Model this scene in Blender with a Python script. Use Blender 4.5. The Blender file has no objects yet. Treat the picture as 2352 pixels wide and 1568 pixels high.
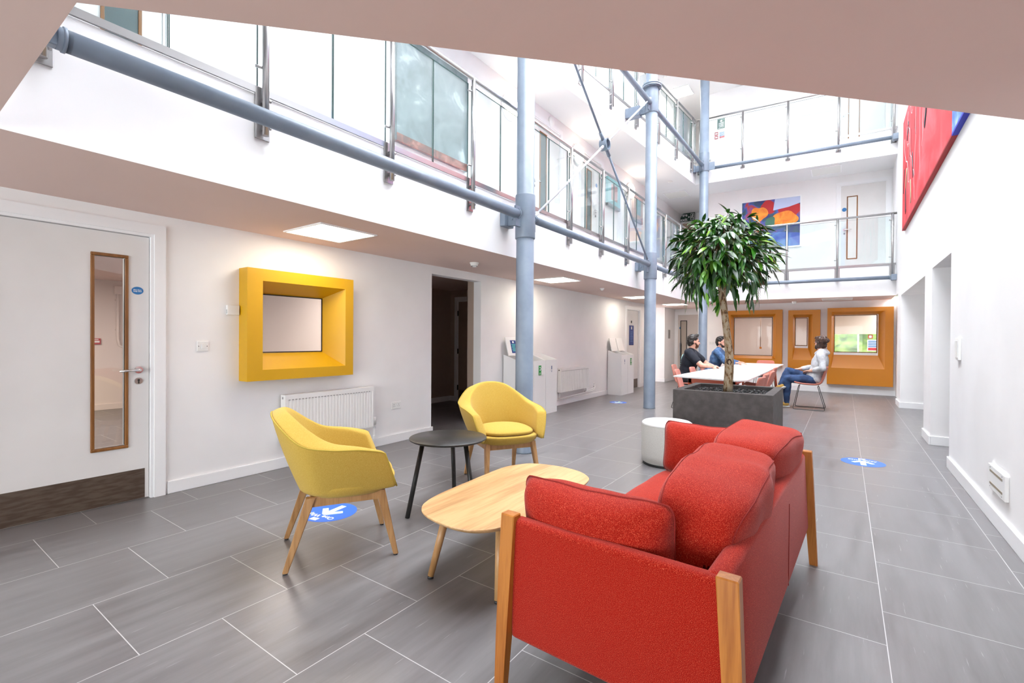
import bpy, bmesh, math, random
from mathutils import Vector, Matrix, noise
C = bpy.context.scene.collection
PI = math.pi
rnd = random.Random(7)

# ---------------------------------------------------------------- camera
F_PX = 1083.0
YAW = math.atan2(764, F_PX); ROLL = 0.0065; PITCH = -7/F_PX
_f = Vector((-math.sin(YAW), math.cos(YAW), 0)); _r = Vector((math.cos(YAW), math.sin(YAW), 0)); _u = Vector((0, 0, 1))
_f2 = _f*math.cos(PITCH)+_u*math.sin(PITCH); _u2 = _u*math.cos(PITCH)-_f*math.sin(PITCH)
_r3 = _r*math.cos(ROLL)+_u2*math.sin(ROLL); _u3 = _u2*math.cos(ROLL)-_r*math.sin(ROLL)
cam = bpy.data.cameras.new('camera'); camo = bpy.data.objects.new('camera', cam); C.objects.link(camo)
cam.sensor_width = 36; cam.lens = F_PX/2352*36; cam.clip_start = 0.05
camo.matrix_world = Matrix(((_r3.x, _u3.x, -_f2.x, 0), (_r3.y, _u3.y, -_f2.y, 0), (_r3.z, _u3.z, -_f2.z, 1.26), (0, 0, 0, 1)))
bpy.context.scene.camera = camo

# ---------------------------------------------------------------- world, sun, exposure
sc = bpy.context.scene
sc.view_settings.view_transform = 'Standard'; sc.view_settings.look = 'None'
sc.view_settings.gamma = 1; sc.view_settings.use_curve_mapping = False
sc.view_settings.exposure = 1.33
sc.cycles.use_denoising = True
sc.cycles.max_bounces = 14; sc.cycles.diffuse_bounces = 8; sc.cycles.glossy_bounces = 4
sc.cycles.transparent_max_bounces = 16; sc.cycles.caustics_reflective = False; sc.cycles.caustics_refractive = False
sc.cycles.sample_clamp_indirect = 8
W = bpy.data.worlds.new('sky'); sc.world = W; W.use_nodes = True
wb = W.node_tree.nodes['Background']; wb.inputs[0].default_value = (0.95, 0.972, 1.0, 1); wb.inputs[1].default_value = 10.6

def area(name, loc, size, power, rot=(0, 0, 0), color=(1, 1, 1), portal=False):
    l = bpy.data.lights.new(name, 'AREA'); l.shape = 'RECTANGLE'; l.size, l.size_y = size; l.energy = power; l.color = color
    o = bpy.data.objects.new(name, l); C.objects.link(o); o.location = loc; o.rotation_euler = rot
    if portal: l.cycles.is_portal = True
    return o
# portals: the openings the sky shines through (they give no light of their own)
area('skylight_portal', (-1.04, 6.1, 9.2), (3.8, 10.9), 1, portal=True)
area('entrance_portal', (-1.4, -4.38, 1.15), (5.6, 2.1), 1, rot=(PI/2, 0, 0), portal=True)

area('room_fill_light', (-8.2, 0.6, 2.15), (1.2, 1.2), 55, color=(1, 0.86, 0.76))  # unseen area lamps added to brighten the rooms behind the panes
area('room_fill_light', (-6.0, 3.0, 2.15), (1.2, 1.2), 24, color=(1, 0.90, 0.82))
area('room_fill_light', (-1.9, 15.4, 2.15), (1.2, 0.6), 13, color=(1, 0.88, 0.80))
area('room_fill_light', (0.4, 15.4, 2.15), (1.0, 0.6), 9, color=(1, 0.88, 0.80))

# ---------------------------------------------------------------- materials
MATS = {}
def mat(name, col=(0.8, 0.8, 0.8), rough=0.6, metal=0.0, spec=0.5, emit=None, estr=1.0):
    if name in MATS: return MATS[name]
    m = bpy.data.materials.new(name); m.use_nodes = True
    b = m.node_tree.nodes['Principled BSDF']
    b.inputs['Base Color'].default_value = (*col, 1); b.inputs['Roughness'].default_value = rough
    b.inputs['Metallic'].default_value = metal; b.inputs['Specular IOR Level'].default_value = spec
    if emit: b.inputs['Emission Color'].default_value = (*emit, 1); b.inputs['Emission Strength'].default_value = estr
    MATS[name] = m; return m
def nodes(m): return m.node_tree.nodes, m.node_tree.links, m.node_tree.nodes['Principled BSDF']
def noise_mix(m, c1, c2, scale, detail=3, lo=0.4, hi=0.6, stretch=(1, 1, 1), bump=0.0, rough=None, bscale=None):
    N, L, b = nodes(m)
    tc = N.new('ShaderNodeTexCoord'); mp = N.new('ShaderNodeMapping'); mp.inputs['Scale'].default_value = stretch
    L.new(tc.outputs['Object'], mp.inputs[0])
    n = N.new('ShaderNodeTexNoise'); n.inputs['Scale'].default_value = scale; n.inputs['Detail'].default_value = detail
    L.new(mp.outputs[0], n.inputs['Vector'])
    r = N.new('ShaderNodeValToRGB'); r.color_ramp.elements[0].position = lo; r.color_ramp.elements[1].position = hi
    r.color_ramp.elements[0].color = (*c1, 1); r.color_ramp.elements[1].color = (*c2, 1)
    L.new(n.outputs[0], r.inputs[0]); L.new(r.outputs[0], b.inputs['Base Color'])
    if bump:
        bp = N.new('ShaderNodeBump'); bp.inputs['Strength'].default_value = bump; bp.inputs['Distance'].default_value = 0.002
        L.new(n.outputs[0], bp.inputs['Height']); L.new(bp.outputs[0], b.inputs['Normal'])
    return m
M_wall = noise_mix(mat('white_wall_paint', rough=0.7), (0.81, 0.80, 0.80), (0.85, 0.84, 0.84), 1.3, bump=0.0)
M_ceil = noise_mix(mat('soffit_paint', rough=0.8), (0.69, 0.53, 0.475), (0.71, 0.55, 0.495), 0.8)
M_trim = mat('white_gloss_paint', (0.84, 0.84, 0.85), 0.35)
M_steel = mat('brushed_steel', (0.46, 0.45, 0.45), 0.28, 1.0)
M_chrome = mat('polished_chrome', (0.75, 0.75, 0.75), 0.12, 1.0)
M_blue = noise_mix(mat('blue_grey_steel_paint', rough=0.38), (0.175, 0.215, 0.275), (0.20, 0.245, 0.305), 6)
M_black = mat('black_plastic', (0.02, 0.02, 0.022), 0.5)
M_dark = mat('dark_gap', (0.01, 0.01, 0.01), 0.8)
M_door = noise_mix(mat('door_white_laminate', rough=0.45), (0.70, 0.68, 0.665), (0.73, 0.71, 0.695), 2)
M_kick = noise_mix(mat('bronze_kickplate', rough=0.35, metal=0.6), (0.12, 0.085, 0.065), (0.17, 0.13, 0.10), 9, stretch=(1, 1, 6))
M_radi = mat('radiator_enamel', (0.80, 0.79, 0.78), 0.3)
M_plast = mat('white_plastic', (0.80, 0.80, 0.79), 0.4)
M_glassedge = mat('green_glass_edge', (0.05, 0.12, 0.11), 0.2)
M_led = mat('led_diffuser', (0.9, 0.9, 0.9), 0.5, emit=(1.0, 0.90, 0.74), estr=6.5)
M_ledoff = mat('led_diffuser_off', (0.75, 0.75, 0.72), 0.5)
M_sky_blue = mat('sign_blue', (0.015, 0.16, 0.42), 0.4)
M_floor_blue = mat('floor_sticker_blue', (0.02, 0.13, 0.58), 0.4)
M_navy = mat('poster_navy', (0.012, 0.04, 0.22), 0.5)
M_white = mat('print_white', (0.85, 0.85, 0.85), 0.5)
M_mint = mat('print_mint', (0.62, 0.88, 0.62), 0.5)
M_green = mat('sign_green', (0.02, 0.30, 0.06), 0.5)
M_dgreen = mat('exit_sign_dark_green', (0.012, 0.05, 0.035), 0.4)
M_redsign = mat('sign_red', (0.45, 0.02, 0.03), 0.5)

def glass_mat(name, tint, refl=1.0, haze=0.0, hazecol=(0.8, 0.85, 0.85)):
    m = bpy.data.materials.new(name); m.use_nodes = True; N = m.node_tree.nodes; L = m.node_tree.links
    N.remove(N['Principled BSDF']); out = N['Material Output']
    t = N.new('ShaderNodeBsdfTransparent'); t.inputs[0].default_value = (*tint, 1)
    g = N.new('ShaderNodeBsdfGlossy'); g.inputs['Roughness'].default_value = 0.0; g.inputs[0].default_value = (refl, refl, refl, 1)
    fr = N.new('ShaderNodeFresnel'); ge = N.new('ShaderNodeNewGeometry'); mm = N.new('ShaderNodeMath'); mm.operation = 'MULTIPLY_ADD'
    mm.inputs[1].default_value = 1/1.5-1.5; mm.inputs[2].default_value = 1.5; L.new(ge.outputs['Backfacing'], mm.inputs[0]); L.new(mm.outputs[0], fr.inputs[0])
    mx = N.new('ShaderNodeMixShader'); L.new(fr.outputs[0], mx.inputs[0]); L.new(t.outputs[0], mx.inputs[1]); L.new(g.outputs[0], mx.inputs[2])
    if haze:
        d = N.new('ShaderNodeBsdfDiffuse'); d.inputs[0].default_value = (*hazecol, 1)
        m2 = N.new('ShaderNodeMixShader'); m2.inputs[0].default_value = haze
        L.new(mx.outputs[0], m2.inputs[1]); L.new(d.outputs[0], m2.inputs[2]); mx = m2
    L.new(mx.outputs[0], out.inputs[0]); return m
M_glass = glass_mat('balustrade_glass', (0.905, 0.95, 0.95))
M_sky = glass_mat('skylight_glass', (0.90, 0.91, 0.92))
M_pane_dim = glass_mat('bank_dimming_glass', (0.42, 0.43, 0.43), refl=0.4)  # tint added to darken the over-bright bank outside
M_pane_tint = glass_mat('tinted_entrance_glass', (0.66, 0.68, 0.68))  # tint added to cut the daylight from the unseen entrance
M_pane_ar = glass_mat('low_reflection_glass', (0.96, 0.965, 0.965), refl=0.22)
M_pane = glass_mat('window_glass', (0.96, 0.965, 0.965))

def wood(name, c1, c2, axis='Y', scale=18, rough=0.4):
    m = mat(name, rough=rough); N, L, b = nodes(m)
    tc = N.new('ShaderNodeTexCoord'); mp = N.new('ShaderNodeMapping')
    s = {'X': (0.06, 1, 1), 'Y': (1, 0.06, 1), 'Z': (1, 1, 0.06)}[axis]; mp.inputs['Scale'].default_value = s
    L.new(tc.outputs['Object'], mp.inputs[0])
    n = N.new('ShaderNodeTexNoise'); n.inputs['Scale'].default_value = scale; n.inputs['Detail'].default_value = 5; n.inputs['Distortion'].default_value = 1.2
    n2 = N.new('ShaderNodeTexNoise'); n2.inputs['Scale'].default_value = scale*9; n2.inputs['Detail'].default_value = 2
    L.new(mp.outputs[0], n.inputs['Vector']); L.new(mp.outputs[0], n2.inputs['Vector'])
    ad = N.new('ShaderNodeMath'); ad.operation = 'MULTIPLY_ADD'; ad.inputs[1].default_value = 0.35; L.new(n2.outputs[0], ad.inputs[0]); L.new(n.outputs[0], ad.inputs[2])
    r = N.new('ShaderNodeValToRGB'); r.color_ramp.elements[0].position = 0.5; r.color_ramp.elements[1].position = 0.8
    r.color_ramp.elements[0].color = (*c1, 1); r.color_ramp.elements[1].color = (*c2, 1)
    L.new(ad.outputs[0], r.inputs[0]); L.new(r.outputs[0], b.inputs['Base Color']); return m
M_oak = wood('light_oak', (0.40, 0.215, 0.085), (0.60, 0.37, 0.17), 'Y', 14)
M_oakz = wood('oak_leg', (0.33, 0.165, 0.06), (0.48, 0.27, 0.115), 'Z', 16)
M_sofawood = wood('honey_ash', (0.31, 0.095, 0.013), (0.47, 0.175, 0.030), 'Z', 18, 0.35)
M_beading = wood('hardwood_beading', (0.17, 0.062, 0.012), (0.27, 0.11, 0.025), 'Z', 16)

def fabric(name, c1, c2, c3, scale, bump=0.3):
    m = mat(name, rough=0.95, spec=0.15); N, L, b = nodes(m)
    tc = N.new('ShaderNodeTexCoord')
    n = N.new('ShaderNodeTexNoise'); n.inputs['Scale'].default_value = scale; n.inputs['Detail'].default_value = 2; L.new(tc.outputs['Object'], n.inputs['Vector'])
    r = N.new('ShaderNodeValToRGB'); e = r.color_ramp.elements
    e[0].position = 0.42; e[0].color = (*c1, 1); e[1].position = 0.76; e[1].color = (*c3, 1)
    k = e.new(0.58); k.color = (*c2, 1)
    L.new(n.outputs[0], r.inputs[0]); L.new(r.outputs[0], b.inputs['Base Color'])
    bp = N.new('ShaderNodeBump'); bp.inputs['Strength'].default_value = bump; bp.inputs['Distance'].default_value = 0.0015
    L.new(n.outputs[0], bp.inputs['Height']); L.new(bp.outputs[0], b.inputs['Normal'])
    b.inputs['Sheen Weight'].default_value = 0.12; b.inputs['Sheen Roughness'].default_value = 0.5
    return m
M_red = fabric('red_tweed', (0.22, 0.005, 0.002), (0.42, 0.017, 0.006), (0.72, 0.20, 0.10), 560)
M_yel = fabric('mustard_wool', (0.46, 0.30, 0.050), (0.53, 0.355, 0.072), (0.62, 0.44, 0.12), 420)
M_pouf = fabric('pale_grey_wool', (0.50, 0.49, 0.46), (0.58, 0.57, 0.54), (0.64, 0.63, 0.60), 300)

# ---------------------------------------------------------------- geometry helpers
class G:
    """collects shapes in one bmesh"""
    def __init__(s): s.bm = bmesh.new()
    def box(s, x0, x1, y0, y1, z0, z1, bev=0.0, mi=0, rot=None, piv=None):
        vs = [s.bm.verts.new((x, y, z)) for x in (x0, x1) for y in (y0, y1) for z in (z0, z1)]
        idx = [(0, 1, 3, 2), (4, 6, 7, 5), (0, 4, 5, 1), (2, 3, 7, 6), (0, 2, 6, 4), (1, 5, 7, 3)]
        fs = [s.bm.faces.new([vs[i] for i in f]) for f in idx]
        for f in fs: f.material_index = mi
        if bev:
            es = list({e for f in fs for e in f.edges})
            r = bmesh.ops.bevel(s.bm, geom=es, offset=bev, segments=2, profile=0.5, affect='EDGES')
            vs = list({v for f in r['faces'] for v in f.verts} | {v for v in vs if v.is_valid})
            for f in r['faces']: f.material_index = mi
        if rot is not None: bmesh.ops.rotate(s.bm, verts=vs, cent=piv or (0, 0, 0), matrix=rot)
        return s
    def prism(s, pts, z0, z1, mi=0, bottom_mi=None):
        a = [s.bm.verts.new((x, y, z0)) for x, y in pts]; b = [s.bm.verts.new((x, y, z1)) for x, y in pts]
        n = len(pts); area2 = sum(pts[i][0]*pts[(i+1) % n][1]-pts[(i+1) % n][0]*pts[i][1] for i in range(n))
        if area2 < 0: a.reverse(); b.reverse()
        f0 = s.bm.faces.new(a[::-1]); f1 = s.bm.faces.new(b)
        f0.material_index = mi if bottom_mi is None else bottom_mi; f1.material_index = mi
        for i in range(n):
            f = s.bm.faces.new((a[i], a[(i+1) % n], b[(i+1) % n], b[i])); f.material_index = mi
        return s
    def poly(s, pts, mi=0):
        f = s.bm.faces.new([s.bm.verts.new(p) for p in pts]); f.material_index = mi; return s
    def cyl(s, p0, p1, r0, r1=None, n=20, mi=0, cap=True, smooth=True):
        r1 = r0 if r1 is None else r1; p0 = Vector(p0); p1 = Vector(p1); d = (p1-p0).normalized()
        a = d.orthogonal().normalized(); b = d.cross(a)
        A = []; B = []
        for i in range(n):
            t = 2*PI*i/n; o = a*math.cos(t)+b*math.sin(t)
            A.append(s.bm.verts.new(p0+o*r0)); B.append(s.bm.verts.new(p1+o*r1))
        for i in range(n):
            f = s.bm.faces.new((A[i], A[(i+1) % n], B[(i+1) % n], B[i])); f.smooth = smooth; f.material_index = mi
        if cap:
            s.bm.faces.new(A[::-1]).material_index = mi; s.bm.faces.new(B).material_index = mi
        return s
    def tube(s, pts, r, n=12, mi=0, closed=False):
        pts = [Vector(p) for p in pts]; m = len(pts); rings = []
        rr = r if isinstance(r, (list, tuple)) else [r]*m
        up = None
        for i, p in enumerate(pts):
            if closed: d = (pts[(i+1) % m]-pts[i-1]).normalized()
            else: d = (pts[min(i+1, m-1)]-pts[max(i-1, 0)]).normalized()
            if up is None: a = d.orthogonal().normalized()
            else:
                a = up-d*up.dot(d); a = a.normalized() if a.length > 1e-6 else d.orthogonal().normalized()
            up = a; b = d.cross(a)
            rings.append([s.bm.verts.new(p+(a*math.cos(2*PI*k/n)+b*math.sin(2*PI*k/n))*rr[i]) for k in range(n)])
        for i in range(m if closed else m-1):
            A, B = rings[i], rings[(i+1) % m]
            for k in range(n):
                f = s.bm.faces.new((A[k], A[(k+1) % n], B[(k+1) % n], B[k])); f.smooth = True; f.material_index = mi
        if not closed:
            s.bm.faces.new(rings[0][::-1]).material_index = mi; s.bm.faces.new(rings[-1]).material_index = mi
        return s
    def lathe(s, prof, cx=0, cy=0, n=40, mi=0, smooth=True):
        rings = []
        for r, z in prof:
            if r < 1e-6: rings.append([s.bm.verts.new((cx, cy, z))])
            else: rings.append([s.bm.verts.new((cx+r*math.cos(2*PI*k/n), cy+r*math.sin(2*PI*k/n), z)) for k in range(n)])
        for A, B in zip(rings, rings[1:]):
            for k in range(n):
                k2 = (k+1) % n
                if len(A) == 1 and len(B) == 1: continue
                if len(A) == 1: f = s.bm.faces.new((A[0], B[k2], B[k]))
                elif len(B) == 1: f = s.bm.faces.new((A[k], A[k2], B[0]))
                else: f = s.bm.faces.new((A[k], A[k2], B[k2], B[k]))
                f.smooth = smooth; f.material_index = mi
        return s
    def out(s, name, m, parent=None, smooth=None, kind=None, label=None, mods=()):
        bmesh.ops.recalc_face_normals(s.bm, faces=s.bm.faces[:])
        me = bpy.data.meshes.new(name); s.bm.to_mesh(me); s.bm.free()
        for x in (m if isinstance(m, (list, tuple)) else [m]): me.materials.append(x)
        if smooth is not None:
            for p in me.polygons: p.use_smooth = smooth
        o = bpy.data.objects.new(name, me); C.objects.link(o)
        if parent: o.parent = parent
        if kind: o['kind'] = kind
        if label: o['label'] = label
        for t, kw in mods:
            md = o.modifiers.new(t.lower(), t)
            for k, v in kw.items(): setattr(md, k, v)
        return o
def thing(name, label, cat, loc=(0, 0, 0), rotz=0, group=None):
    o = bpy.data.objects.new(name, None); C.objects.link(o); o.empty_display_size = 0.1
    o.location = loc; o.rotation_euler = (0, 0, rotz); o['label'] = label; o['category'] = cat
    if group: o['group'] = group
    return o
def tag(o, label, cat, group=None):
    o['label'] = label; o['category'] = cat
    if group: o['group'] = group
    return o
def dup(root, loc, rotz, label):
    r = root.copy(); C.objects.link(r); r.location = loc; r.rotation_euler = (0, 0, rotz); r['label'] = label
    for ch in list(root.children):
        c = ch.copy(); C.objects.link(c); c.parent = r
        for g in list(ch.children):
            d = g.copy(); C.objects.link(d); d.parent = c
    return r
def struct(name, g, m, parent=None, **k):
    return g.out(name, m, parent, kind=None if parent else 'structure', **k)
_tmp = bpy.data.scenes.new('workbench')
def baked(o):
    """mesh of an object after its modifiers, worked out in a scratch scene"""
    _tmp.collection.objects.link(o)
    with bpy.context.temp_override(scene=_tmp, view_layer=_tmp.view_layers[0]):
        dg = bpy.context.evaluated_depsgraph_get(); dg.update()
        me = bpy.data.meshes.new_from_object(o.evaluated_get(dg))
    _tmp.collection.objects.unlink(o); return me
def text(body, size, loc, rot, m, name, parent, depth=0.0006, align='CENTER', bold=0.0):
    """lettering turned into a mesh"""
    c = bpy.data.curves.new(name, 'FONT'); c.body = body; c.size = size; c.extrude = depth; c.align_x = align; c.align_y = 'CENTER'; c.offset = bold
    c.resolution_u = 3
    o = bpy.data.objects.new(name, c); C.objects.link(o)
    C.objects.unlink(o); me = baked(o)
    bpy.data.objects.remove(o); bpy.data.curves.remove(c)
    me.materials.clear(); me.materials.append(m)
    q = bpy.data.objects.new(name, me); C.objects.link(q); q.location = loc; q.rotation_euler = rot
    if parent: q.parent = parent
    return q
ROT_PX = (PI/2, 0, PI/2)    # writing on a wall that faces +X
ROT_NY = (PI/2, 0, 0)       # writing on a wall that faces -Y
# ================================================================ SETTING
# floor with 600 mm stone-effect vinyl tiles laid in half bond
def tile_mat():
    m = mat('grey_stone_floor_tiles', rough=0.4); N, L, b = nodes(m)
    tc = N.new('ShaderNodeTexCoord'); sp = N.new('ShaderNodeSeparateXYZ'); L.new(tc.outputs['Object'], sp.inputs[0])
    def ma(op, a, bb=None, c=None):
        n = N.new('ShaderNodeMath'); n.operation = op
        for i, v in enumerate((a, bb, c)):
            if v is None: continue
            if isinstance(v, (int, float)): n.inputs[i].default_value = v
            else: L.new(v, n.inputs[i])
        return n.outputs[0]
    T = 0.605
    u = ma('ADD', sp.outputs[1], 12*T-0.672+T*0.5)      # along the room
    v = ma('ADD', sp.outputs[0], 20*T-0.76)             # across
    cb = N.new('ShaderNodeCombineXYZ'); L.new(u, cb.inputs[0]); L.new(v, cb.inputs[1])
    br = N.new('ShaderNodeTexBrick'); br.offset = 0.5; br.offset_frequency = 2; br.squash = 1.0
    br.inputs['Scale'].default_value = 1; br.inputs['Brick Width'].default_value = T; br.inputs['Row Height'].default_value = T
    br.inputs['Mortar Size'].default_value = 0.0020; br.inputs['Mortar Smooth'].default_value = 0.2; br.inputs['Bias'].default_value = 0
    br.inputs['Color1'].default_value = (0, 0, 0, 1); br.inputs['Color2'].default_value = (1, 1, 1, 1); br.inputs['Mortar'].default_value = (0.5, 0.5, 0.5, 1)
    L.new(cb.outputs[0], br.inputs['Vector'])
    mp = N.new('ShaderNodeMapping'); mp.inputs['Scale'].default_value = (9, 0.9, 1); L.new(tc.outputs['Object'], mp.inputs[0])
    ad = N.new('ShaderNodeVectorMath'); ad.operation = 'ADD'; L.new(mp.outputs[0], ad.inputs[0])
    sc_ = N.new('ShaderNodeVectorMath'); sc_.operation = 'SCALE'; L.new(br.outputs['Color'], sc_.inputs[0]); sc_.inputs['Scale'].default_value = 30; L.new(sc_.outputs[0], ad.inputs[1])
    n1 = N.new('ShaderNodeTexNoise'); n1.inputs['Scale'].default_value = 1.6; n1.inputs['Detail'].default_value = 6; n1.inputs['Roughness'].default_value = 0.62; L.new(ad.outputs[0], n1.inputs['Vector'])
    mp2 = N.new('ShaderNodeMapping'); mp2.inputs['Scale'].default_value = (85, 5, 1); L.new(tc.outputs['Object'], mp2.inputs[0])
    n2 = N.new('ShaderNodeTexNoise'); n2.inputs['Scale'].default_value = 1; n2.inputs['Detail'].default_value = 3; L.new(mp2.outputs[0], n2.inputs['Vector'])
    base = N.new('ShaderNodeValToRGB'); e = base.color_ramp.elements
    e[0].position = 0.25; e[0].color = (0.112, 0.104, 0.106, 1); e[1].position = 0.78; e[1].color = (0.188, 0.180, 0.185, 1)
    L.new(n1.outputs[0], base.inputs[0])
    fl = N.new('ShaderNodeValToRGB'); fl.color_ramp.elements[0].position = 0.68; fl.color_ramp.elements[1].position = 0.78
    fl.color_ramp.elements[0].color = (0, 0, 0, 1); fl.color_ramp.elements[1].color = (0.5, 0.5, 0.5, 1); L.new(n2.outputs[0], fl.inputs[0])
    mx = N.new('ShaderNodeMix'); mx.data_type = 'RGBA'; L.new(fl.outputs[0], mx.inputs[0]); L.new(base.outputs[0], mx.inputs[6]); mx.inputs[7].default_value = (0.50, 0.49, 0.50, 1)
    pb = N.new('ShaderNodeHueSaturation'); L.new(mx.outputs[2], pb.inputs['Color'])
    vv = ma('MULTIPLY_ADD', br.outputs['Color'], 0.08, 0.96); L.new(vv, pb.inputs['Value'])
    m3 = N.new('ShaderNodeMix'); m3.data_type = 'RGBA'; L.new(br.outputs['Fac'], m3.inputs[0]); L.new(pb.outputs[0], m3.inputs[6]); m3.inputs[7].default_value = (0.46, 0.45, 0.455, 1)
    L.new(m3.outputs[2], b.inputs['Base Color'])
    b.inputs['Specular IOR Level'].default_value = 0.75; ro = ma('MULTIPLY_ADD', n1.outputs[0], 0.22, 0.22); L.new(ro, b.inputs['Roughness'])
    bp = N.new('ShaderNodeBump'); bp.inputs['Strength'].default_value = 0.12; bp.inputs['Distance'].default_value = 0.001; L.new(n2.outputs[0], bp.inputs['Height']); L.new(bp.outputs[0], b.inputs['Normal'])
    return m
M_floor = tile_mat()
struct('floor', G().box(-10.5, 3.2, -4.5, 17.6, -0.12, 0.0), M_floor)

def base(g, x0, x1, y0, y1, h=0.1):
    g.box(x0, x1, y0, y1, 0, h, 0.004)
def wall_panels(g, a0, a1, z0, z1, holes, put):
    """wall from a0..a1 with rectangular holes (h0,h1,hz0,hz1); put(g,s0,s1,z0,z1) adds a solid piece"""
    cuts = sorted({a0, a1} | {h[0] for h in holes} | {h[1] for h in holes})
    for s0, s1 in zip(cuts, cuts[1:]):
        hs = sorted([h for h in holes if h[0] <= s0+1e-6 and h[1] >= s1-1e-6], key=lambda h: h[2])
        z = z0
        for h in hs:
            if h[2] > z+1e-6: put(g, s0, s1, z, h[2])
            z = h[3]
        if z < z1-1e-6: put(g, s0, s1, z, z1)
    return g
WX = -4.42          # ground-floor left wall
XF = -3.185         # first-floor gallery edge
XR = 0.862          # right wall
ZS = 2.21           # underside of the first-floor slab
Z1 = 2.86
ZS2, Z2 = 5.15, 5.64
ZR = 8.02
FA, FB = (-3.185, 12.36), (0.862, 12.62)          # far gallery edge
def far_y(x, d=0.0): return FA[1]+(x-FA[0])/(FB[0]-FA[0])*(FB[1]-FA[1])-d
def l2_x(y, o=0.0): return -3.63+(y-5.6)*(0.53/6.76)+o

# ground-floor walls
g = G(); wall_panels(g, -4.4, 12.75, 0, ZS, [(0.44, 1.395, 0, 2.045), (2.24, 2.96, 1.03, 1.73), (4.437, 5.459, 0, 2.10), (11.16, 12.08, 0, 2.05)], lambda g, a, b, c, d: g.box(WX-0.14, WX, a, b, c, d))
struct('wall_left', g, M_wall)
g = G(); wall_panels(g, -4.5, 12.15, 0, ZS, [(6.37, 7.62, 0, 2.145), (8.25, 11.48, 0, 2.125)], lambda g, a, b, c, d: g.box(XR, XR+0.55, a, b, c, d))
g.box(XR, XR+0.55, -4.5, 12.9, ZS, 8.3); g.box(XR, XR+0.55, 12.9, 14.4, Z1, 8.3); g.box(0.955, XR+0.55, 12.15, 13.84, 0, ZS)
g.box(1.9, 2.0, 5.5, 12.5, 0, ZS); g.box(XR+0.55, 1.9, 6.2, 6.35, 0, ZS)
struct('wall_right', g, M_wall)
# far ground wall with three window openings
WINS = [(-2.60, -1.295, 0.60, 2.035, -2.50, -1.44, 0.78, 1.93, -2.44, -1.535, 0.86, 1.85),
        (-1.165, -0.488, 0.40, 2.010, -1.062, -0.645, 0.775, 1.90, -1.02, -0.765, 1.13, 1.82),
        (-0.345, 0.905, 0.212, 2.040, -0.262, 0.752, 0.608, 1.945, -0.205, 0.610, 0.985, 1.865)]
g = G(); wall_panels(g, -3.37, 1.4, 0, ZS, [(w[8]-0.01, w[9]+0.01, w[10]-0.01, w[11]+0.01) for w in WINS], lambda g, a, b, c, d: g.box(a, b, 13.84, 14.0, c, d))
struct('wall_far', g, M_wall)
# lobby beyond the gallery corner
g = G(); g.box(-4.64, -4.36, 14.02, 15.06, 0, ZS); g.box(-4.36, -3.25, 15.06, 15.2, 0, ZS); g.box(-3.37, -3.25, 14.0, 15.06, 0, ZS)
g.box(-7.6, -4.56, 14.6, 14.75, 0, ZS); g.box(-7.6, -4.56, 12.6, 12.75, 0, ZS)
struct('wall_lobby', g, M_wall)
# rooms behind the left wall
M_room = mat('back_room_paint', (0.74, 0.66, 0.62), 0.7)
g = G(); g.box(-10.4, -10.3, -4.4, 4.3, 0, ZS); g.box(-10.3, -4.56, 4.2, 4.35, 0, ZS); g.box(-10.3, -4.56, -4.5, -4.4, 0, ZS); base(g, -10.3, -10.28, -4.4, 4.2)
struct('wall_rooms', g, M_room)
M_dim = mat('corridor_painted_dim', (0.42, 0.33, 0.27), 0.7)  # the corridor's dimness is put into the wall colour
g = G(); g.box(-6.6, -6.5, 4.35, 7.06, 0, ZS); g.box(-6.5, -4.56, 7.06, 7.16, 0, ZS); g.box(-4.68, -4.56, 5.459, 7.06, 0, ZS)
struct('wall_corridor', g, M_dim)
# back room beyond the orange windows
M_room = mat('back_room_paint', (0.74, 0.66, 0.62), 0.7)
g = G(); wall_panels(g, -4.4, 1.5, 0, ZS, [(-0.55, 1.0, 0.75, 1.95)], lambda g, a, b, c, d: g.box(a, b, 16.9, 17.0, c, d))
g.box(-3.25, -3.15, 14.0, 16.9, 0, ZS); g.box(1.4, 1.5, 13.84, 16.9, 0, ZS); g.box(-0.75, -0.65, 15.6, 16.9, 0, ZS)
struct('wall_back_room', g, M_room)
g = G(); g.box(-10.5, 3.2, -4.5, -4.4, 2.16, 8.3); g.box(-10.5, -4.4, -4.5, -4.4, 0, 2.16); g.box(XR, 3.2, -4.5, -4.4, 0, 2.16)
struct('wall_behind', g, M_wall)

# first-floor slab: paint below, white edges
NEAR = [(-10.5, -4.5), (3.2, -4.5), (3.2, 5.4), (1.41, 5.4), (1.41, 3.7), (XR, 3.16), (-1.80, 0.385), (XF, 0.385), (-10.5, 0.385)]
g = G()
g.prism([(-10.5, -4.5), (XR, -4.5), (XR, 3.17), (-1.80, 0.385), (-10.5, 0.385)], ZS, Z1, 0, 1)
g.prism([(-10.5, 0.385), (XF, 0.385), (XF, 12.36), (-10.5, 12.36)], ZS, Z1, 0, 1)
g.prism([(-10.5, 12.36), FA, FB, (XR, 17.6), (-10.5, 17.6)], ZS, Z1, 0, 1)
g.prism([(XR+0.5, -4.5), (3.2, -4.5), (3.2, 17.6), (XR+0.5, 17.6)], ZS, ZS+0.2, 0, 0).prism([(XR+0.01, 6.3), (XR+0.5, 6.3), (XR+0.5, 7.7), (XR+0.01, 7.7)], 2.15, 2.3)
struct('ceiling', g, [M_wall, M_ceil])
M_ceil2 = mat('upper_soffit_paint', (0.76, 0.755, 0.76), 0.8)
g = G()
g.prism([(-10.5, -4.5), (XR, -4.5), (XR, 3.17), (-1.80, 0.385), (-10.5, 0.385)], ZS2, Z2, 0, 1)
g.prism([(-10.5, 0.385), (l2_x(0.385), 0.385), (l2_x(12.36), 12.36), (-10.5, 12.36)], ZS2, Z2, 0, 1)
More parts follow.
